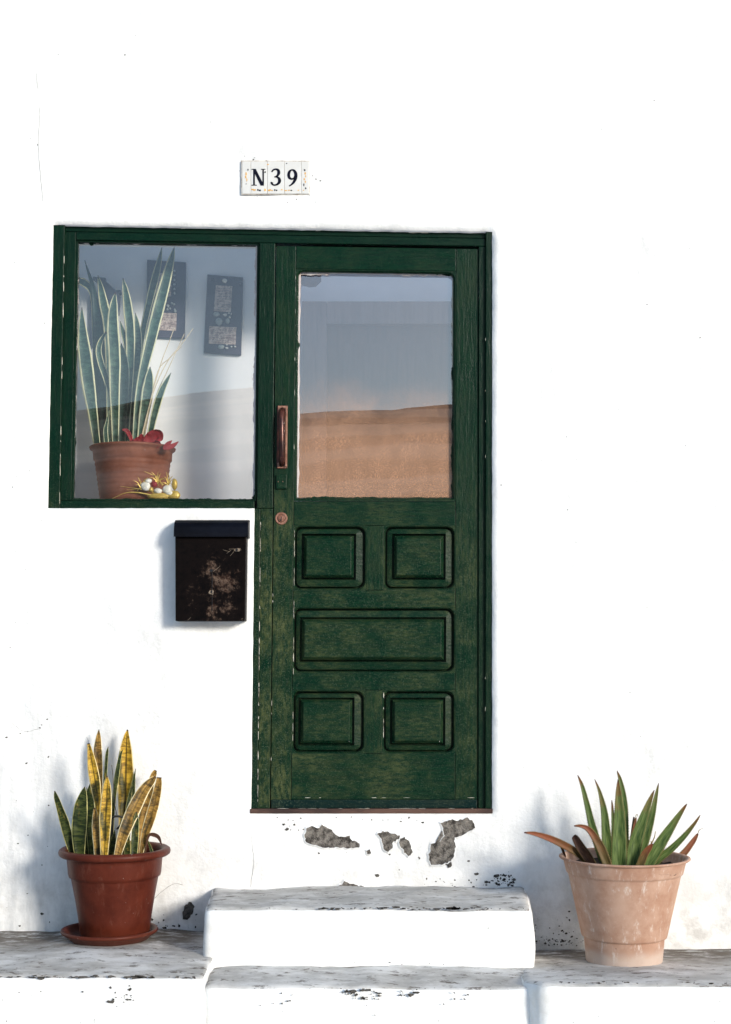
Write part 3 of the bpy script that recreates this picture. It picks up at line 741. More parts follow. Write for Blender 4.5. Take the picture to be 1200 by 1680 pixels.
# ------------------------------------------------------------------ masonry steps
def masonry(name, corners, label, cat, seed, bev=.028, cut=.03, amp=.008, parent=None, mat=None):
    """corners: 8 points back4 (z0,z0,z1,z1) then front4"""
    if len(corners) == 8: bm = hexa([Vector(c) for c in corners])
    else:
        bm = bmesh.new(); lo_ = [bm.verts.new((x, y, 0)) for x, y, h in corners]; hi_ = [bm.verts.new((x, y, EYE - h)) for x, y, h in corners]; n_c = len(corners)
        bm.faces.new(lo_); bm.faces.new(hi_[::-1])
        for i in range(n_c): bm.faces.new([lo_[i], hi_[i], hi_[(i + 1) % n_c], lo_[(i + 1) % n_c]])
        bmesh.ops.recalc_face_normals(bm, faces=bm.faces)
    bevel(bm, bev, 4)
    # fine grid so that the hand-trowelled surface can wander
    for _ in range(7):
        es = [e for e in bm.edges if e.calc_length() > cut * 1.6]
        if not es: break
        bmesh.ops.subdivide_edges(bm, edges=es, cuts=1, use_grid_fill=True)
        if len(bm.verts) > 60000: break
    bmesh.ops.triangulate(bm, faces=[f_ for f_ in bm.faces if len(f_.verts) > 4])
    bm.normal_update()
    for q in bm.verts:
        p = q.co; s_ = Vector((seed * 3.1, seed, 0))
        n_ = mnoise.fractal(p * 2.3 + s_, 1, 2, 4) * amp * 1.6 + mnoise.noise(p * 11 + s_) * amp * .55 + mnoise.noise(p * 35 + s_) * amp * .16
        q.co = p + q.normal * n_
    o = link(name, bm_mesh(bm), mat or M['step'], parent, smooth=True)
    return tag(o, label, cat) if label else o
H = lambda h: EYE - h
def blk(xa, xb, d, h_back, h_front, z0=0.0, xaf=None, xbf=None, yb=.0, topin=0.0):
    xaf = xa if xaf is None else xaf; xbf = xb if xbf is None else xbf
    return [(xa, yb, z0), (xb, yb, z0), (xb - topin, yb, H(h_back)), (xa + topin, yb, H(h_back)),
            (xaf, -d, z0), (xbf, -d, z0), (xbf - topin, -d, H(h_front)), (xaf + topin, -d, H(h_front))]
def px(x, d): return (x - 600) / 450 * (D - d) / D
ledge_l = masonry('ledge', blk(-4.2, px(337, .745), .745, .989, .989, yb=.02), 'low whitewashed ledge left of the doorstep, carrying the terracotta pot', 'ledge', 1)
LH = [(px(884, .7), .02, 1.062), (4.2, .02, 1.062), (4.2, -.775, 1.008), (px(889, .775), -.775, 1.008), (px(858, .69), -.69, 1.013), (px(858, .69), -.60, 1.02)]
ledge_r = masonry('ledge', LH, 'low whitewashed ledge right of the doorstep, carrying the pale pot', 'ledge', 2, .035, amp=.005)
steps = empty('doorstep', (px(600, .4), -.4, 0), 'two whitewashed masonry steps with worn grey treads below the green door', 'steps')
lower_s = masonry('lower_step', blk(px(330, .5) + .0, px(900, .72), .722, 1.030, 1.027, yb=.018, xaf=px(336, .72), xbf=px(880, .72)), None, None, 3, parent=steps)
upper_s = masonry('upper_step', blk(px(341, .0), px(868, .0), .440, .833, .836, z0=.5, yb=.018, xaf=px(331, .44), xbf=px(878, .44), topin=.012), None, None, 4, .03, parent=steps)

def mspecks(parent, d, spans, seed, name='paint_flakes'):
    mb = MB(); r = random.Random(seed); k = (D - d) / D / 450
    for (x0, y0, x1, y1, n, r0, r1, asp) in spans:
        for _ in range(n):
            x = r.uniform(x0, x1); y = r.uniform(y0, y1) if y0 != y1 else y0 + r.gauss(0, 1.0); q = r.uniform(r0, r1) * (.3 + r.random() ** 2)
            mb.tri_blob(W(x, y, d + .006), q * k * asp * r.uniform(.7, 1.8), q * k, r.random(), .0012, 8, .6)
    return tag(mb.link(name, M['mould'], parent), kind='stuff')
mspecks(ledge_l, .745, [(0, 1603.5, 334, 1603.5, 46, .5, 2.0, 2.4), (225, 1603, 262, 1606, 5, 1.5, 3.6, 2.5), (180, 1615, 220, 1655, 22, .4, 2.4, 1.2), (0, 1625, 330, 1680, 16, .3, 1.3, 1)], 5)
mspecks(ledge_r, .775, [(905, 1613, 1200, 1613, 26, .4, 1.3, 3), (900, 1640, 1200, 1680, 5, .3, .9, 1)], 6)
mspecks(lower_s, .722, [(345, 1622, 850, 1622, 10, .4, 1.2, 2), (560, 1624, 625, 1640, 34, .5, 2.2, 1.5), (655, 1624, 695, 1634, 16, .6, 2.4, 1.8), (735, 1627, 775, 1640, 12, .4, 1.8, 1.5), (445, 1630, 480, 1650, 8, .4, 1.4, 1), (400, 1640, 850, 1678, 9, .3, 1.2, 1)], 7)
mspecks(upper_s, .440, [(520, 1491, 790, 1491, 60, .5, 1.6, 2.6), (700, 1490, 760, 1492, 22, .9, 2.2, 2.6), (345, 1491, 860, 1491, 14, .4, 1.0, 2), (550, 1578, 850, 1584, 8, .3, 1.2, 1.4)], 8)
# ------------------------------------------------------------------ number plaque
sign = empty('house_number_sign', F(452, 318, 0), 'white ceramic tile sign reading N39 above the door', 'sign')
def rawslab(name, x0, y0, x1, y1, df, db, mat, parent, bev=.001):
    fr = [W(x0, y0, df), W(x1, y0, df), W(x1, y1, df), W(x0, y1, df)]
    bm = hexa([Vector((p.x, -db, p.z)) for p in fr] + fr)
    if bev: bevel(bm, bev, 2)
    return link(name, bm_mesh(bm), mat, parent)
rawslab('backing', 395.8, 263.0, 508.4, 318.8, .0075, .0, M['rustgrout'], sign, .001)
tiles = []
for (a, b_, yo) in ((397.5, 411.4, 0), (412, 438.4, .2), (439, 466.6, -.1), (467.2, 494.2, .3), (494.8, 507.4, .5)):
    tiles.append(rawslab('tile', a, 264.4 + yo, b_, 317.4, .0100, .0042, M['tile'], sign, .0012))
def flat(name, polys, mat, parent, ox=370, oy=240, s=7.0588, d0=.0102, th=.0007):
    v, f = [], []
    for P in polys:
        n = len(P); b0 = len(v)
        fr = [W(ox + x / s, oy + y / s, d0 + th) for x, y in P]
        v += fr + [Vector((c.x, -d0, c.z)) for c in fr]
        f.append(tuple(b0 + i for i in range(n)))
        f += [(b0 + i, b0 + (i + 1) % n, b0 + n + (i + 1) % n, b0 + n + i) for i in range(n)]
    bm = bmesh.new(); bv = [bm.verts.new(q) for q in v]
    for q in f:
        try: bm.faces.new([bv[i] for i in q])
        except ValueError: pass
    bmesh.ops.triangulate(bm, faces=[q for q in bm.faces if len(q.verts) > 4])
    bmesh.ops.remove_doubles(bm, verts=bm.verts, dist=.00002)
    o = link(name, bm_mesh(bm), mat, parent)
    return tag(o, kind='stuff') if name == 'glaze_ornament' else o
def stroke(pts, n=26):
    """variable width stroke -> polygon; pts (x, y, w)"""
    C = catmull([(a, b_, w_) for a, b_, w_ in pts], n); L, Rr = [], []
    for i, c in enumerate(C):
        t_ = C[min(i + 1, n)] - C[max(i - 1, 0)]; q = Vector((-t_.y, t_.x)).normalized() * (c.z + 5) / 2
        L.append((c.x + q.x, c.y + q.y)); Rr.append((c.x - q.x, c.y - q.y))
    return [[L[i], L[i + 1], Rr[i + 1], Rr[i]] for i in range(n)]
# N with serifs
flat('letter', [[(303, 259), (352, 259), (342, 268), (322, 268), (303, 268)], [(322, 268), (342, 268), (342, 442), (322, 442)], [(322, 442), (342, 442), (364, 444), (364, 453), (301, 453), (301, 444)], [(342, 268), (352, 259), (429, 412), (447, 453), (408, 453), (342, 318)], [(429, 269), (447, 269), (447, 453), (429, 412)], [(412, 259), (464, 259), (464, 267), (447, 269), (429, 269), (412, 268)]], M['navy'], tiles[1])
flat('numeral', stroke([(536, 296, 10), (552, 274, 14), (582, 263, 14), (612, 276, 26), (618, 308, 30), (602, 338, 18), (576, 352, 9)]) + stroke([(566, 352, 8), (600, 354, 14), (624, 376, 28), (626, 408, 30), (604, 436, 20), (572, 447, 13), (545, 438, 15), (538, 420, 26), (540, 412, 18)]), M['navy'], tiles[2])
flat('numeral', stroke([(806, 340, 12), (795, 366, 14), (768, 376, 16), (742, 362, 26), (733, 326, 28), (744, 290, 24), (770, 271, 12), (798, 282, 24), (816, 320, 32), (812, 370, 32), (788, 418, 22), (758, 446, 12), (736, 458, 7)], 44), M['navy'], tiles[3])
def dab(cx, cy, rx, ry, seed, n=8):
    r = random.Random(seed); return [(cx + 1.35 * rx * math.cos(2 * math.pi * i / n) * r.uniform(.55, 1.2), cy + 1.25 * ry * math.sin(2 * math.pi * i / n) * r.uniform(.55, 1.2)) for i in range(n)]
for ti, och, nav in ((0, [(240, 320, 7, 20), (236, 355, 9, 14), (248, 385, 5, 18)], [(262, 270, 5, 12), (240, 434, 6, 6)]),
                     (1, [(315, 497, 14, 8), (340, 503, 14, 9), (458, 503, 14, 13)], [(378, 502, 8, 10), (398, 507, 10, 9), (462, 296, 7, 9)]),
                     (2, [(510, 506, 16, 10), (540, 508, 8, 5), (655, 500, 10, 7), (492, 208, 10, 6)], [(572, 503, 7, 10), (592, 508, 10, 7)]),
                     (3, [(700, 510, 16, 6), (735, 506, 12, 5), (845, 506, 10, 5)], [(765, 508, 14, 5), (710, 196, 6, 6)]),
                     (4, [(926, 310, 8, 14), (930, 345, 7, 14), (915, 378, 7, 12), (926, 410, 6, 14), (904, 506, 8, 5)], [(918, 275, 9, 12), (910, 445, 7, 16), (930, 485, 7, 8)])):
    flat('glaze_ornament', [dab(*a, seed=i * 3 + ti) for i, a in enumerate(och)], M['ochre'], tiles[ti])
    flat('glaze_ornament', [dab(*a, seed=i * 5 + ti + 40) for i, a in enumerate(nav)], M['navy'], tiles[ti], th=.0009)

# ------------------------------------------------------------------ mailbox
mbx = empty('mailbox', W(346, 1018, .0), 'rusty black metal mailbox with hinged lid hanging left of the door under the window', 'mailbox')
MD = .082
bm = hexa([W(287, 1019, MD), W(403, 1019, MD), W(406, 878, MD), W(287, 878, MD)][0:0] + [Vector((p.x, -.006, p.z)) for p in (W(287.5, 878, MD), W(404, 878, MD), W(402, 1019, MD), W(288, 1019, MD))] + [W(287.5, 878, MD), W(404, 878, MD), W(402, 1019, MD), W(288, 1019, MD)])
bevel(bm, .0025, 2); link('body', bm_mesh(bm), M['rustm'], mbx)
# curved lid profile, extruded in x
prof = [(-.006, 0), (.035, .000), (.062, -.004), (.082, -.014), (.094, -.030), (.100, -.052), (.101, -.066), (.0985, -.066), (.0975, -.052), (.091, -.032), (.080, -.017), (.061, -.008), (.034, -.004), (-.006, -.004)]
zt = W(346, 852, .06).z
xa, xb = W(285.5, 860, .095).x, W(407, 860, .095).x
v = [(x, -d, zt + z) for x in (xa, xb) for d, z in prof]; n = len(prof)
f = [(i, (i + 1) % n, n + (i + 1) % n, n + i) for i in range(n)] + [tuple(range(n))[::-1], tuple(range(n, 2 * n))]
bm = bmesh.new(); bv = [bm.verts.new(q) for q in v]
for q in f: bm.faces.new([bv[i] for i in q])
lid = link('lid', bm_mesh(bm), M['lid'], mbx)
# lid end cheeks
for x0_ in (xa + .0008, xb - .0028):
    P = [(-.006, -.005), (.034, -.005), (.061, -.009), (.079, -.018), (.090, -.033), (.0955, -.052), (.0965, -.064), (-.006, -.064)]
    v = [(x0_ + dx, -d, zt + z) for dx in (0, .002) for d, z in P]; n = len(P)
    bm = bmesh.new(); bv = [bm.verts.new(q) for q in v]
    for q in [(i, (i + 1) % n, n + (i + 1) % n, n + i) for i in range(n)] + [tuple(range(n))[::-1], tuple(range(n, 2 * n))]: bm.faces.new([bv[i] for i in q])
    link('lid_cheek', bm_mesh(bm), M['lid'], lid)
def mdisc(name, px_, py_, r, mat, seed=0, d=MD):
    mb = MB(); mb.tri_blob(W(px_, py_, d), r[0] / 450, r[1] / 450, seed, .0012, 12, .25); return mb.link(name, mat, mbx)
mdisc('lock', 347, 972, (4, 4), M['mcream'], 1); mdisc('rivet', 347, 936, (2.5, 2.5), M['black'], 2)
mdisc('keyhole', 347, 971, (1.6, 2.2), M['black'], 3, MD + .0015)
hs = rawslab('seam', 347.8, 940, 348.6, 1003, MD + .0022, MD - .001, M['black'], mbx, 0)
sc_ = MB()
for (a_, b_, c_, d_) in ((366, 902, 376, 905), (372, 908, 379, 903), (376, 901, 395, 900), (384, 904, 396, 902), (378, 912, 384, 905), (350, 938, 361, 929), (308, 1018, 313, 1013), (396, 1016, 399, 1015)):
    vv, ff = tube([W(a_, b_, MD + .001), W((a_ + c_) / 2, (b_ + d_) / 2, MD + .0015), W(c_, d_, MD + .001)], .0006, 3, 5); sc_.add(vv, ff)
tag(sc_.link('scratches', M['mcream'], mbx), kind='stuff')
mdisc('bare_spot', 390, 902, (5, 3), M['mcream'], 4); mdisc('keyhole', 388.5, 902.5, (2, 2), M['black'], 5, MD + .0015)

# ------------------------------------------------------------------ plants
def leaf(name, pts, mat, parent, lift=.12, thick=.0035, n=26, fold=.12, twist=0.0, roll=0.0, teeth=0, zc=0.0, notch=False):
    """pts: (x, y, z, width) base->tip world coords; crescent section; uv u across v along"""
    C = catmull([p[:3] for p in pts], n)
    Wd = catmull([(p[3], 0, 0) for p in pts], n)
    v, f, uv = [], [], []; m = 6
    cam_dir = Vector((0, -1, 0))
    for k, c in enumerate(C):
        t_ = (C[min(k + 1, n)] - C[max(k - 1, 0)]).normalized()
        s_ = t_.cross(cam_dir)
        if s_.length < .05: s_ = Vector((1, 0, 0))
        s_.normalize(); a = roll + twist * k / n
        nrm = s_.cross(t_).normalized()
        s2 = s_ * math.cos(a) + nrm * math.sin(a); n2 = s2.cross(t_).normalized()
        if n2.y > 0 and abs(a) < 1.5: n2 = -n2
        w_ = max(Wd[k].x, .0012) * .5 / max(math.cos(a), .35)
        th = min(thick, w_ * .8) * (1 - .6 * k / n)
        for i in range(m + 1):
            u = i / m * 2 - 1; z = -fold * w_ * (1 - u * u) * 1.6 + .03 * w_ * math.sin(k * .9 + i)
            v.append(c + s2 * w_ * u + n2 * (z + lift * 0)); uv.append((i / m, k / n))
        for i in range(m + 1):
            u = 1 - i / m * 2; z = -fold * w_ * (1 - u * u) * 1.6 - th * (1 - .85 * u * u) * 1.5 - .0004
            v.append(c + s2 * w_ * u * .98 + n2 * z); uv.append((1 - i / m, k / n))
    q = 2 * (m + 1)
    for k in range(n):
        for i in range(q):
            j = (i + 1) % q; f.append((k * q + i, k * q + j, (k + 1) * q + j, (k + 1) * q + i))
    f.append(tuple(n * q + i for i in range(q)))
    if teeth:
        for k in range(2, n - 1):
            for sd in (0, m):
                for h_ in (0, .5):
                    a0 = Vector(v[k * q + sd]); a1 = Vector(v[(k + 1) * q + sd]); b0 = a0.lerp(a1, h_); o_ = Vector(v[k * q + m // 2])
                    out = (a0 - Vector(v[k * q + (m - sd)])).normalized(); dl = (a1 - a0).normalized()
                    i0 = len(v); s_ = teeth * (1 - .5 * k / n)
                    v += [b0 - dl * s_ * .45 - out * .001, b0 + dl * s_ * .45 - out * .001, b0 + out * s_ + dl * s_ * .4, b0 - out * .001 + Vector((0, .0015, 0))]
                    uv += [(.49, k / n)] * 4; uv[-4:] = [(.0 if sd == 0 else 1., min(k / n, .9))] * 4
                    f += [(i0, i0 + 1, i0 + 2), (i0 + 1, i0 + 3, i0 + 2), (i0 + 3, i0, i0 + 2)]
    me = mesh(v, f); ul = me.uv_layers.new(name='UVMap')
    for lp in me.loops: ul.data[lp.index].uv = uv[lp.vertex_index]
    bm = bmesh.new(); bm.from_mesh(me); bmesh.ops.recalc_face_normals(bm, faces=bm.faces); bm.to_mesh(me); bm.free()
    o = link(name, me, mat, parent, smooth=True)
    return o
def leafpx(parent, rows, ox, oy, s, d0, dt, mat, zclamp=None, wscale=1.0, **k):
    """rows: tip->base (X, Y, w) in a measured drawing; depth runs from d0 at the base to dt at the tip"""
    rows = rows[::-1]; n = len(rows); L = [0]
    for a, b_ in zip(rows, rows[1:]): L.append(L[-1] + math.hypot(a[0] - b_[0], a[1] - b_[1]))
    pts = []
    for r_, l in zip(rows, L):
        d = d0 + (dt - d0) * (l / L[-1]) ** 1.3
        p = W(ox + r_[0] / s, oy + r_[1] / s, d)
        pts.append((p.x, p.y, p.z, (r_[2] if len(r_) > 2 else 4) / s / 450 * (D - d) / D * wscale))
    return leaf('leaf', pts, mat, parent, **k)

# --- left pot ---------------------------------------------------------------------
PC = Vector((px(188.5, .2), -.2, H(.986)))
pot1 = empty('potted_snake_plant', PC, 'snake plant with yellowed stiff leaves in a dark terracotta pot on the left ledge', 'potted plant')
z0 = PC.z + .014
prof = [(0, z0 + .006), (.116, z0 + .006), (.120, z0 + .012), (.127, z0 + .07), (.137, z0 + .13), (.1475, z0 + .185), (.1515, z0 + .205), (.1525, z0 + .209), (.1590, z0 + .212), (.1615, z0 + .222),
        (.1655, z0 + .268), (.1665, z0 + .278), (.170, z0 + .281), (.186, z0 + .283), (.1925, z0 + .288), (.1945, z0 + .296), (.192, z0 + .304), (.185, z0 + .309), (.172, z0 + .308), (.163, z0 + .302), (.160, z0 + .285), (.152, z0 + .22), (0, z0 + .215)]
link('pot', lathe(PC.x, PC.y, prof, 96, .012, 1), M['terra'], pot1, smooth=True)
sp_ = [(0, PC.z + .004), (.125, PC.z + .002), (.132, PC.z + .004), (.150, PC.z + .020), (.160, PC.z + .027), (.1655, PC.z + .030), (.168, PC.z + .035), (.1655, PC.z + .041), (.160, PC.z + .042), (.152, PC.z + .037), (.142, PC.z + .022), (.128, PC.z + .017), (0, PC.z + .017)]
link('saucer', lathe(PC.x + px(180, .2) - px(188.5, .2), PC.y - .004, sp_, 96, .008, 2), M['terra'], pot1, smooth=True)
def soil(cx, cy, r, z, parent, seed):
    v, f = [(cx, cy, z)], []; n, m = 40, 12
    for k in range(1, m + 1):
        for i in range(n):
            a = 2 * math.pi * i / n; rr = r * k / m; p = Vector((cx + rr * math.cos(a), cy + rr * math.sin(a), z)); p.z += .012 * mnoise.fractal(p * 22 + Vector((seed, 0, 0)), 1, 2, 3); v.append(p)
    for i in range(n): f.append((0, 1 + i, 1 + (i + 1) % n))
    for k in range(m - 1):
        for i in range(n):
            j = (i + 1) % n; f.append((1 + k * n + i, 1 + (k + 1) * n + i, 1 + (k + 1) * n + j, 1 + k * n + j))
    return link('soil', mesh(v, f), M['soil'], parent, smooth=True)
soil(PC.x, PC.y, .1585, z0 + .268, pot1, 1)
lp = lambda rows, d0, dt, mat, **k: leafpx(pot1, rows, 80, 1180, 5.714, d0, dt, M[mat], wscale=1.12, **k)
BY = 1340
lp([(740, 98, 10), (728, 180, 60), (722, 330, 118), (716, 520, 146), (712, 720, 118), (700, 900, 84), (690, 1280, 50)], .12, .08, 'leafy', fold=.35)
lp([(697, 285, 4), (672, 340, 22), (640, 520, 40), (615, 720, 34), (598, 900, 34), (585, 1250, 30)], .14, .10, 'leafg', fold=.1)
lp([(471, 96, 4), (466, 170, 44), (460, 300, 74), (470, 480, 66), (478, 640, 50), (488, 1280, 40)], .10, .06, 'leafb', fold=.2)
lp([(558, 258, 5), (545, 330, 24), (535, 480, 26), (528, 640, 30), (520, 1280, 30)], .12, .10, 'leafg')
lp([(814, 465, 4), (800, 560, 22), (780, 700, 52), (752, 860, 56), (728, 1270, 44)], .12, .10, 'leafg', fold=.2)
lp([(1004, 480, 22), (985, 520, 50), (955, 620, 60), (920, 800, 80), (885, 980, 92), (850, 1270, 70)], .14, .10, 'leafb', fold=.3)
lp([(392, 600, 10), (386, 700, 60), (392, 900, 84), (400, 1100, 76), (410, 1280, 60)], .14, .12, 'leafg', fold=.1)
lp([(56, 674, 8), (72, 740, 42), (112, 860, 62), (150, 980, 80), (185, 1120, 74), (232, 1275, 62)], .20, .26, 'leafg', fold=.35)
lp([(337, 633, 4), (325, 700, 60), (302, 820, 112), (288, 980, 130), (282, 1120, 118), (290, 1285, 84)], .22, .22, 'leafg', fold=.15)
lp([(372, 226, 22), (384, 290, 44), (408, 440, 84), (432, 580, 92), (452, 720, 74), (466, 860, 54), (472, 1280, 46)], .22, .17, 'leafy', fold=.22)
lp([(430, 830, 14), (440, 940, 60), (452, 1060, 84), (462, 1160, 84), (470, 1305, 76)], .27, .25, 'leafb', fold=.15)
lp([(545, 530, 8), (546, 620, 62), (540, 760, 92), (532, 900, 104), (526, 1060, 92), (520, 1310, 58)], .29, .26, 'leafy', fold=.25)
lp([(1036, 545, 40), (1028, 620, 62), (1000, 760, 82), (955, 920, 88), (905, 1080, 70), (858, 1285, 26)], .22, .20, 'leafb', fold=.3)
lp([(1002, 540, 22), (965, 580, 62), (890, 670, 96), (805, 830, 116), (740, 980, 108), (690, 1110, 92), (640, 1300, 58)], .31, .24, 'leafb', fold=.22)
lp([(824, 868, 8), (820, 950, 48), (812, 1060, 62), (806, 1160, 62), (800, 1300, 52)], .30, .28, 'leafg', fold=.2)
lp([(926, 1130, 6), (945, 1180, 18), (962, 1230, 24), (975, 1275, 26)], .24, .22, 'leafg')
lp([(1058, 1175, 8), (1030, 1110, 30), (985, 1085, 34), (940, 1092, 22), (915, 1180, 14), (905, 1270, 12)], .22, .24, 'aloed', fold=.1)
lp([(355, 640, 4), (372, 780, 40), (380, 960, 60), (372, 1280, 60)], .10, .08, 'leafg')
lp([(620, 1040, 4), (610, 1120, 40), (600, 1200, 60), (590, 1290, 60)], .26, .26, 'leafg')
lp([(745, 1040, 4), (742, 1120, 34), (740, 1200, 50), (738, 1290, 50)], .20, .20, 'leafg')
w_ = [W(80 + x / 5.714, 1180 + y / 5.714, d) for x, y, d in ((600, 1280, .2), (596, 1000, .2), (600, 925, .2), (650, 912, .24), (695, 930, .27), (670, 1000, .27), (640, 1030, .26))]
a_, b_ = tube(w_, .004, 30, 8); link('hanging_hook', mesh(a_, b_), M['black'], pot1, smooth=True)
w_ = [W(80 + x / 5.714, 1180 + y / 5.714, .15) for x, y in ((640, 900), (612, 760), (604, 560), (590, 430))]
a_, b_ = tube(w_, .0012, 12, 5); link('dry_twig', mesh(a_, b_), M['mould'], pot1)
w_ = [W(80 + x / 5.714, 1180 + y / 5.714, .17) for x, y in ((374, 232), (368, 200), (357, 170))]
a_, b_ = tube(w_, .0008, 6, 5, .0003); link('dry_leaf_tip', mesh(a_, b_), M['mould'], pot1)

# --- right pot ----------------------------------------------------------------------
RC = Vector((px(1024.5, .30), -.30, H(1.040)))
pot2 = empty('potted_aloe', RC, 'spiky aloe in a sun bleached pale terracotta pot on the right ledge', 'potted plant')
z0 = RC.z
prof = [(0, z0 + .001), (.124, z0 + .001), (.1285, z0 + .004), (.130, z0 + .008), (.1365, z0 + .083), (.1375, z0 + .087), (.1445, z0 + .090), (.1460, z0 + .095), (.190, z0 + .300), (.1915, z0 + .304), (.1965, z0 + .307), (.1985, z0 + .312),
        (.2075, z0 + .350), (.2085, z0 + .352), (.219, z0 + .354), (.2222, z0 + .357), (.2215, z0 + .3605), (.216, z0 + .362), (.207, z0 + .360), (.204, z0 + .352), (.196, z0 + .31), (0, z0 + .30)]
link('pot', lathe(RC.x, RC.y, prof, 96, .010, 5), M['pale'], pot2, smooth=True)
soil(RC.x, RC.y, .2015, z0 + .325, pot2, 4)
ap = lambda rows, d0, dt, mat='aloe', **k: leafpx(pot2, rows, 850, 1250, 3.871, d0, dt, M[mat], wscale=.92, thick=k.pop('thick', .012), fold=k.pop('fold', .28), teeth=k.pop('teeth', .0042), n=k.pop('n', 30), **k)
ap([(597, 243, 5), (603, 320, 18), (606, 440, 24), (606, 600, 30), (604, 680, 30)], .22, .20)
ap([(380, 84, 5), (408, 150, 24), (440, 270, 38), (468, 390, 48), (500, 500, 54), (545, 650, 50)], .18, .16)
ap([(488, 110, 4), (520, 190, 22), (548, 310, 44), (560, 430, 60), (568, 540, 68), (572, 670, 60)], .26, .24, 'aloe')
ap([(630, 55, 4), (652, 120, 26), (672, 230, 42), (682, 360, 46), (686, 640, 46)], .24, .22)
ap([(895, 135, 4), (880, 210, 24), (855, 330, 44), (820, 450, 66), (785, 560, 72), (750, 690, 66)], .24, .20)
ap([(868, 178, 4), (838, 250, 34), (798, 360, 62), (758, 480, 88), (735, 570, 92), (718, 690, 80)], .30, .27)
ap([(752, 352, 6), (742, 400, 16), (722, 500, 22), (700, 680, 24)], .24, .22, 'aloer')
ap([(738, 350, 10), (734, 400, 20), (724, 480, 18), (712, 660, 16)], .23, .21, 'aloed', teeth=0)
ap([(636, 112, 4), (640, 200, 40), (646, 330, 72), (646, 450, 94), (644, 560, 108), (642, 700, 104)], .36, .34)
ap([(42, 450, 9), (110, 458, 28), (210, 490, 44), (310, 538, 50), (390, 588, 46), (470, 660, 40)], .30, .38, 'aloer')
ap([(265, 520, 10), (282, 552, 18), (296, 590, 16), (300, 612, 14)], .24, .28, 'aloed', teeth=0)
ap([(352, 478, 34), (368, 490, 48), (400, 545, 62), (445, 610, 66), (490, 690, 60)], .32, .33, 'aloed', teeth=.003)
ap([(358, 408, 8), (400, 408, 20), (450, 430, 36), (495, 490, 50), (535, 565, 62), (580, 680, 60)], .38, .38, 'aloer')
ap([(1075, 267, 5), (1045, 310, 26), (985, 400, 52), (920, 500, 76), (865, 590, 82), (810, 690, 74)], .34, .33)
ap([(1160, 338, 5), (1125, 390, 20), (1060, 470, 36), (980, 550, 46), (905, 610, 50), (840, 680, 44)], .28, .30, 'aloe')
ap([(1146, 455, 10), (1118, 500, 32), (1070, 565, 42), (1020, 620, 42), (975, 680, 36)], .22, .20, 'aloer')
ap([(855, 520, 12), (838, 545, 36), (805, 590, 52), (770, 680, 60)], .40, .41, 'aloer', teeth=0)
for pts_ in (((835, 560), (850, 520), (868, 480), (875, 442)), ((842, 545), (848, 520), (846, 502))):
    w_ = [W(850 + x / 3.871, 1250 + y / 3.871, .40) for x, y in pts_]
    a_, b_ = tube(w_, .0028, 8, 6, .0012); link('dry_leaf_tip', mesh(a_, b_), M['aloed'], pot2)
w_ = [W(850 + x / 3.871, 1250 + y / 3.871, .2) for x, y in ((1146, 452), (1152, 436), (1164, 428), (1176, 423))]
a_, b_ = tube(w_, .0016, 8, 6, .0006); link('dry_leaf_tip', mesh(a_, b_), M['aloed'], pot2)
w_ = [W(850 + x / 3.871, 1250 + y / 3.871, .22) for x, y in ((750, 352), (752, 338), (760, 334), (762, 350))]
a_, b_ = tube(w_, .0014, 8, 6, .0006); link('dry_leaf_tip', mesh(a_, b_), M['aloed'], pot2)
w_ = [W(x, y, .30) for x, y in ((1123, 1411), (1123, 1420), (1121, 1428), (1118.5, 1435))]
a_, b_ = tube(w_, .0022, 8, 6, .0012); link('dry_twig', mesh(a_, b_), M['black'], pot2)

# --- plant behind the window -----------------------------------------------------------
ID = -.235
IC = Vector((px(218, ID), -ID, wz - .045))
pot3 = empty('indoor_snake_plant', IC, 'tall green variegated snake plant in a ribbed brown pot behind the window', 'potted plant')
k_ = (D - ID) / D / 450
rim_z = EYE + (1080 - 736) * k_
prof = [(0, IC.z), (.105, IC.z + .002)]
zz = IC.z + .004; nrib = 13; ztop = rim_z - .050
for i in range(nrib * 3 + 1):
    t_ = i / (nrib * 3); prof.append((.112 + (.143 - .112) * t_ + .0012 * math.sin(i * 2 * math.pi / 3), zz + (ztop - zz) * t_))
prof += [(.1475, rim_z - .046), (.1495, rim_z - .020), (.152, rim_z - .010), (.161, rim_z - .006), (.1635, rim_z), (.160, rim_z + .003), (.152, rim_z), (.147, rim_z - .02), (0, rim_z - .025)]
link('pot', lathe(IC.x, IC.y, prof, 80, .008, 9), M['inpot'], pot3, smooth=True)
soil(IC.x, IC.y, .148, rim_z - .014, pot3, 8)
ip = lambda rows, d0, dt, mat='leafi', **k: leafpx(pot3, rows, 110, 390, 5.714, d0, dt, M[mat], **k)
BB = 2010
ip([(890, 86, 4), (868, 200, 44), (828, 370, 74), (762, 640, 66), (708, 900, 56), (640, 1400, 46), (575, BB, 40)], -.25, -.30, fold=.3)
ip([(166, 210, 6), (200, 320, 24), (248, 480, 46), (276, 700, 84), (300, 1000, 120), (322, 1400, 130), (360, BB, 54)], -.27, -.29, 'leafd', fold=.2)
ip([(100, 395, 60), (160, 420, 74), (222, 480, 60), (246, 600, 46), (262, 900, 50), (310, BB, 40)], -.29, -.30, 'leafi', fold=.2)
ip([(290, 352, 5), (312, 450, 50), (340, 600, 84), (372, 760, 86), (392, 1000, 80), (400, 1400, 70), (400, BB, 50)], -.26, -.28, 'leafi', fold=.2)
ip([(640, 702, 4), (655, 800, 50), (664, 960, 84), (645, 1200, 100), (622, 1500, 90), (590, BB, 50)], -.25, -.25, 'leafi', fold=.2)
ip([(525, 375, 4), (545, 480, 54), (568, 640, 88), (590, 860, 92), (594, 1100, 84), (575, 1500, 70), (540, BB, 48)], -.24, -.24, fold=.2)
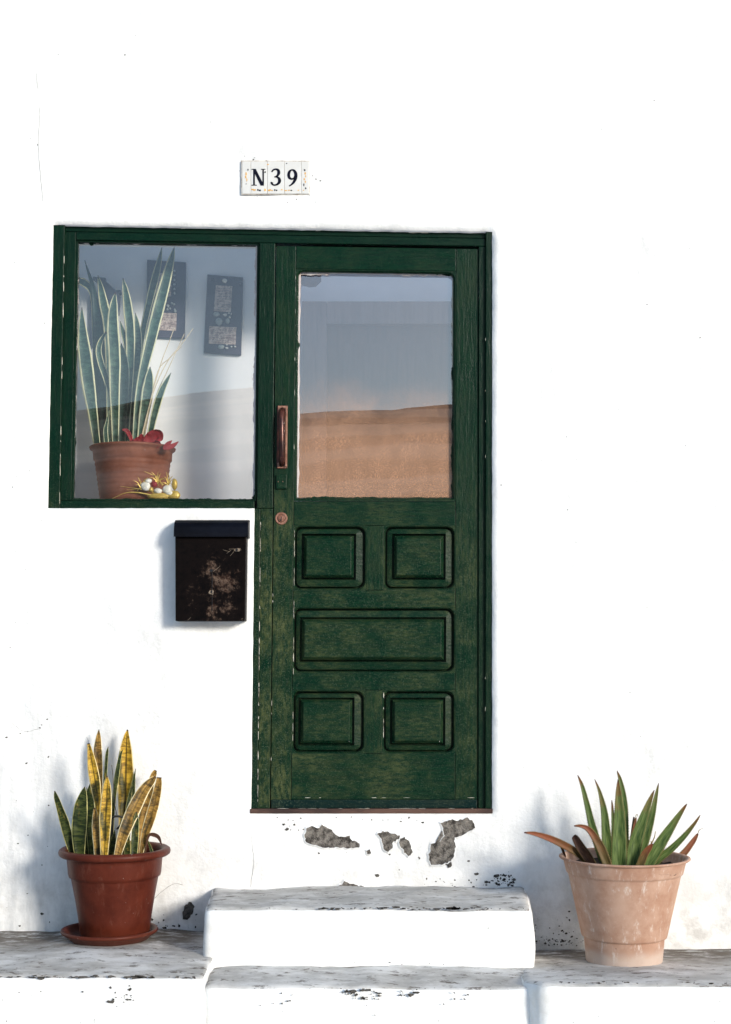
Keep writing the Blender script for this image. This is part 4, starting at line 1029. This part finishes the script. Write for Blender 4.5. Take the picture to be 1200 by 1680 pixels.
ip([(508, 985, 4), (520, 1100, 76), (535, 1260, 100), (525, 1520, 96), (500, BB, 60)], -.23, -.23, 'leafd', fold=.2)
ip([(500, 780, 4), (525, 880, 44), (560, 1000, 66), (585, 1200, 60), (560, BB, 40)], -.24, -.25, 'leafi')
ip([(370, 880, 16), (315, 970, 44), (296, 1060, 56), (320, 1180, 60), (372, 1330, 60), (410, 1500, 50), (430, BB, 36)], -.20, -.21, 'leafi', fold=.35)
ip([(140, 650, 4), (140, 780, 60), (150, 940, 104), (172, 1140, 134), (202, 1380, 128), (240, 1640, 96), (290, BB, 60)], -.20, -.16, fold=.2)
ip([(455, 508, 4), (438, 620, 70), (428, 780, 108), (436, 960, 118), (446, 1180, 116), (446, 1420, 100), (450, 1650, 84), (455, BB, 56)], -.18, -.18, fold=.2)
ip([(1006, 86, 5), (984, 180, 54), (946, 320, 90), (890, 540, 108), (832, 760, 112), (775, 1000, 104), (712, 1260, 84), (668, 1540, 72), (630, BB, 48)], -.17, -.20, fold=.22)
ip([(780, 1208, 4), (772, 1300, 78), (756, 1440, 112), (728, 1620, 100), (700, 1800, 76), (670, BB, 50)], -.17, -.17, fold=.2)
ip([(976, 1265, 4), (940, 1330, 36), (890, 1430, 64), (845, 1560, 74), (800, 1740, 64), (745, BB, 48)], -.16, -.14, fold=.2)
ip([(400, 1600, 4), (372, 1740, 30), (362, 1820, 44), (378, BB, 44)], -.13, -.13, 'leafi')
for pts_ in (((700, 1900), (790, 1500), (880, 1180), (960, 970), (1005, 845)), ((690, 1900), (800, 1480), (930, 1180), (1080, 990), (1182, 850)), ((720, 1900), (840, 1290), (960, 1130), (1076, 1020)), ((740, 1900), (830, 1500), (940, 1250), (1100, 900))):
    w_ = [W(110 + x / 5.714, 390 + y / 5.714, -.17) for x, y in pts_]
    a_, b_ = tube(w_, .0022, 16, 6, .0012); link('dry_stem', mesh(a_, b_), M['straw'], pot3)
# red felt flower tucked in the pot
rb = empty('red_felt_flower', W(245, 728, -.12), 'dark red felt flower tucked into the rim of the brown pot behind the window', 'decoration')
def petal(parent, rows, d0, dt, mat, **k): 
    o = leafpx(parent, rows, 110, 600, 5.714, d0, dt, M[mat], **k); o.name = 'petal'; return o
petal(rb, [(885, 700, 40), (850, 660, 130), (800, 700, 170), (740, 740, 110), (680, 760, 20)], -.13, -.12, 'red', fold=.3)
petal(rb, [(700, 640, 20), (690, 690, 80), (650, 730, 90), (600, 760, 30)], -.13, -.12, 'red', fold=.3)
petal(rb, [(520, 598, 12), (560, 610, 40), (590, 660, 38), (620, 740, 30)], -.14, -.13, 'red')
petal(rb, [(1046, 710, 6), (1000, 745, 40), (950, 765, 44), (900, 775, 20)], -.10, -.11, 'red')
petal(rb, [(985, 700, 6), (950, 730, 40), (910, 765, 30)], -.12, -.12, 'red')
# gold ornament with shells on the inner sill
go = empty('gold_ornament', W(255, 822, -.075), 'golden dried grass and white shell ornament lying in front of the brown pot', 'decoration')
gd = lambda pts_, r0=.0016: link('grass_blade', mesh(*tube([W(110 + x / 5.714, 600 + y / 5.714, d) for x, y, d in pts_], r0, 12, 5, .0006)), M['gold'], go)
gd([(900, 1240, -.08), (700, 1195, -.07), (560, 1190, -.06), (425, 1245, -.06)], .004)
gd([(900, 1210, -.08), (700, 1160, -.08), (500, 1130, -.08)], .003); gd([(860, 1200, -.08), (760, 1150, -.08), (560, 1165, -.08)], .003)
gd([(900, 1120, -.08), (830, 1040, -.08), (725, 990, -.07)], .003); gd([(930, 1120, -.08), (960, 1060, -.08), (950, 1000, -.07)], .003)
r_ = random.Random(3)
for i in range(34):
    cx, cy = (850, 1060) if i < 12 else ((950, 1080) if i < 22 else (700, 1120))
    a = r_.uniform(0, 6.28); q = r_.uniform(40, 90)
    gd([(cx, cy + 40, -.08), (cx + q * .5 * math.cos(a), cy + q * .5 * math.sin(a), -.075), (cx + q * math.cos(a), cy + q * math.sin(a), -.07)], .0022)
def pebble(name, c, rx, ry, rz, mat, parent, seed, n=10):
    bm = bmesh.new(); bmesh.ops.create_icosphere(bm, subdivisions=2, radius=1)
    for q in bm.verts:
        s_ = 1 + .22 * mnoise.noise(q.co * 1.4 + Vector((seed, seed * 2, 0))); q.co = Vector((q.co.x * rx * s_, q.co.y * ry * s_, q.co.z * rz * s_)) + c
    return link(name, bm_mesh(bm), mat, parent, smooth=True)
for i, (x, y, a, b_, mt) in enumerate(((740, 1130, 9, 8, 'shell'), (765, 1080, 6, 4, 'shell'), (855, 1175, 7, 5, 'shell'), (940, 1160, 8, 8, 'shell'), (965, 1195, 7, 5, 'shell'), (820, 1110, 6, 5, 'red'), (790, 1160, 4, 4, 'gold'), (1000, 1215, 12, 8, 'gold'), (870, 1225, 22, 6, 'gold'), (1010, 1110, 5, 10, 'gold'))):
    pebble('shell' if mt == 'shell' else 'bead', W(110 + x / 5.714, 600 + y / 5.714, -.078), a / 450, .010, b_ / 450, M[mt], go, i)
link('base', bm_mesh(boxw(px(205, -.08), px(297, -.08), .045, .125, wz - .045, wz - .018)), M['gold'], go)

# --- plaques on the inner wall ------------------------------------------------------------
pdir = (PWB - PWA).normalized(); pn = Vector((pdir.y, -pdir.x))
def on_wall(px_, py_, off=.0):
    """intersection of the view ray with the plaque wall, moved off it by off"""
    a = (px_ - 600) / 450 / D; A = PWA + pn * off
    # x = a*(y+D); on line A + t*pdir
    t_ = (a * (A.y + D) - A.x) / (pdir.x - a * pdir.y); x = A.x + t_ * pdir.x; y = A.y + t_ * pdir.y
    return Vector((x, y, EYE + (1080 - py_) / 450 * (y + D) / D))
def wslab(name, c4, o0, o1, mat, parent, bev=.0015):
    fr = [on_wall(x, y, o1) for x, y in c4]; n3 = Vector((pn.x, pn.y, 0))
    bm = hexa([p - n3 * (o1 - o0) for p in fr] + fr)
    if bev: bevel(bm, bev, 1)
    return link(name, bm_mesh(bm), mat, parent)
def plaque(label, quad4, papers, pebs):
    cx = sum(q[0] for q in quad4) / 4; b_ = max(q[1] for q in quad4)
    e = empty('wall_plaque', on_wall(cx, b_, 0), label, 'wall plaque', group='pebble plaques on the inner wall')
    wslab('board', quad4, .001, .020, M['board'], e)
    for q4 in papers:
        pp = wslab('paper', q4, .0205, .0235, M['paper'], e, .0004)
        for (x, y) in ((q4[0][0] + 2.6, q4[0][1] + 2.6), (q4[1][0] - 2.6, q4[1][1] + 2.6)):
            pebble('pin', on_wall(x, y, .0245), .0018, .0015, .0018, M['black'], pp, 1)
        # printed ink lines
        xs = [q[0] for q in q4]; ys = [q[1] for q in q4]
        ink = MB(); rr = random.Random(int(xs[0] + ys[0]))
        for k in range(9):
            y = min(ys) + 5 + (max(ys) - min(ys) - 9) * k / 8; x = min(xs) + 4 + rr.uniform(0, 3)
            while x < max(xs) - 5:
                l = rr.uniform(1.5, 5)
                if x + l > max(xs) - 3: break
                vv, ff = tube([on_wall(x, y, .0238), on_wall(x + l / 2, y + rr.uniform(-1.2, 1.2), .0238), on_wall(x + l, y, .0238)], .0007, 3, 4); ink.add(vv, ff); x += l + rr.uniform(.6, 2)
        tag(link('print', mesh(ink.v, ink.f), M['board'], pp), kind='stuff')
    for i, (x, y, a, b2, mt) in enumerate(pebs):
        pebble('pebble', on_wall(x, y, .024), a / 450, .006, b2 / 450, M[mt], e, i + 2)
    return e
z4 = lambda L, ox=320, oy=440, s=10.5: [(ox + x / s, oy + y / s) for x, y in L]
zp = lambda L, ox=320, oy=440, s=10.5: [(ox + x / s, oy + y / s, a / s, b_ / s, m_) for x, y, a, b_, m_ in L]
plaque('slate blue plaque with pebbles and two pink prints, nearest the window mullion', z4([(215, 105), (828, 155), (795, 1492), (150, 1450)]),
       [z4([(360, 290), (645, 305), (618, 755), (325, 735)]), z4([(245, 995), (715, 1015), (700, 1315), (235, 1295)])],
       zp([(515, 215, 48, 42, 'shell'), (300, 190, 40, 26, 'board'), (780, 270, 34, 26, 'board'), (370, 790, 66, 42, 'pebble'), (415, 920, 70, 70, 'pebble'), (565, 910, 44, 55, 'pebble'), (520, 800, 44, 22, 'shell'), (600, 840, 22, 26, 'shell'), (585, 775, 22, 16, 'shell'), (625, 785, 12, 22, 'shell'), (450, 1355, 62, 44, 'pebble'), (550, 1375, 30, 18, 'shell'), (550, 1320, 18, 14, 'shell'), (630, 1350, 18, 16, 'shell'), (690, 1350, 22, 18, 'shell')]))
q1 = lambda L: [(110 + x / 5.714, 390 + y / 5.714) for x, y in L]
r_ = random.Random(11)
pb = [(110 + x / 5.714, 390 + y / 5.714, 2.2, 2.0, 'pebble') for x, y in [(1008, 310 + 42 * i) for i in range(6)]]
pb += [(110 + r_.uniform(885, 1015) / 5.714, 390 + r_.uniform(565, 690) / 5.714, r_.uniform(1.8, 2.8), r_.uniform(1.6, 2.6), 'pebble') for _ in range(17)]
plaque('slate blue plaque with a pebble column and two pink prints, partly behind the tallest leaves', q1([(750, 205), (1115, 228), (1103, 940), (745, 925)]),
       [q1([(840, 330), (982, 335), (975, 548), (835, 540)]), q1([(800, 700), (1030, 706), (1022, 872), (795, 862)])], pb)
# lantern-like lamp on the left
lamp = empty('wall_lamp', on_wall(173, 500, 0), 'dark grey blue wall lamp with flared shade behind the snake plant leaves', 'wall lamp')
wslab('lamp_shade', q1([(245, 375), (350, 392), (480, 510), (470, 700)])[0:4], .03, .10, M['lampm'], lamp)
wslab('scroll', q1([(240, 362), (360, 372), (362, 398), (240, 392)]), .05, .07, M['lampm'], lamp)
wslab('knob', q1([(462, 488), (504, 488), (504, 524), (462, 524)]), .05, .08, M['lampm'], lamp)
wslab('backplate', q1([(210, 500), (236, 520), (240, 1030), (214, 1000)]), .001, .02, M['lampm'], lamp)
# round lamp over the inner door
cl = empty('round_lamp', (px(508, -1.1), 1.0, 3.2), 'pale round lamp above the inner door, seen through the door glass', 'lamp')
pebble('lamp_globe', Vector(((508 - 600) / 450 * 6.1 / 5, 1.1, EYE + (1080 - 452) / 450 * 6.1 / 5)), .062, .05, .052, M['lampm'], cl, 0)
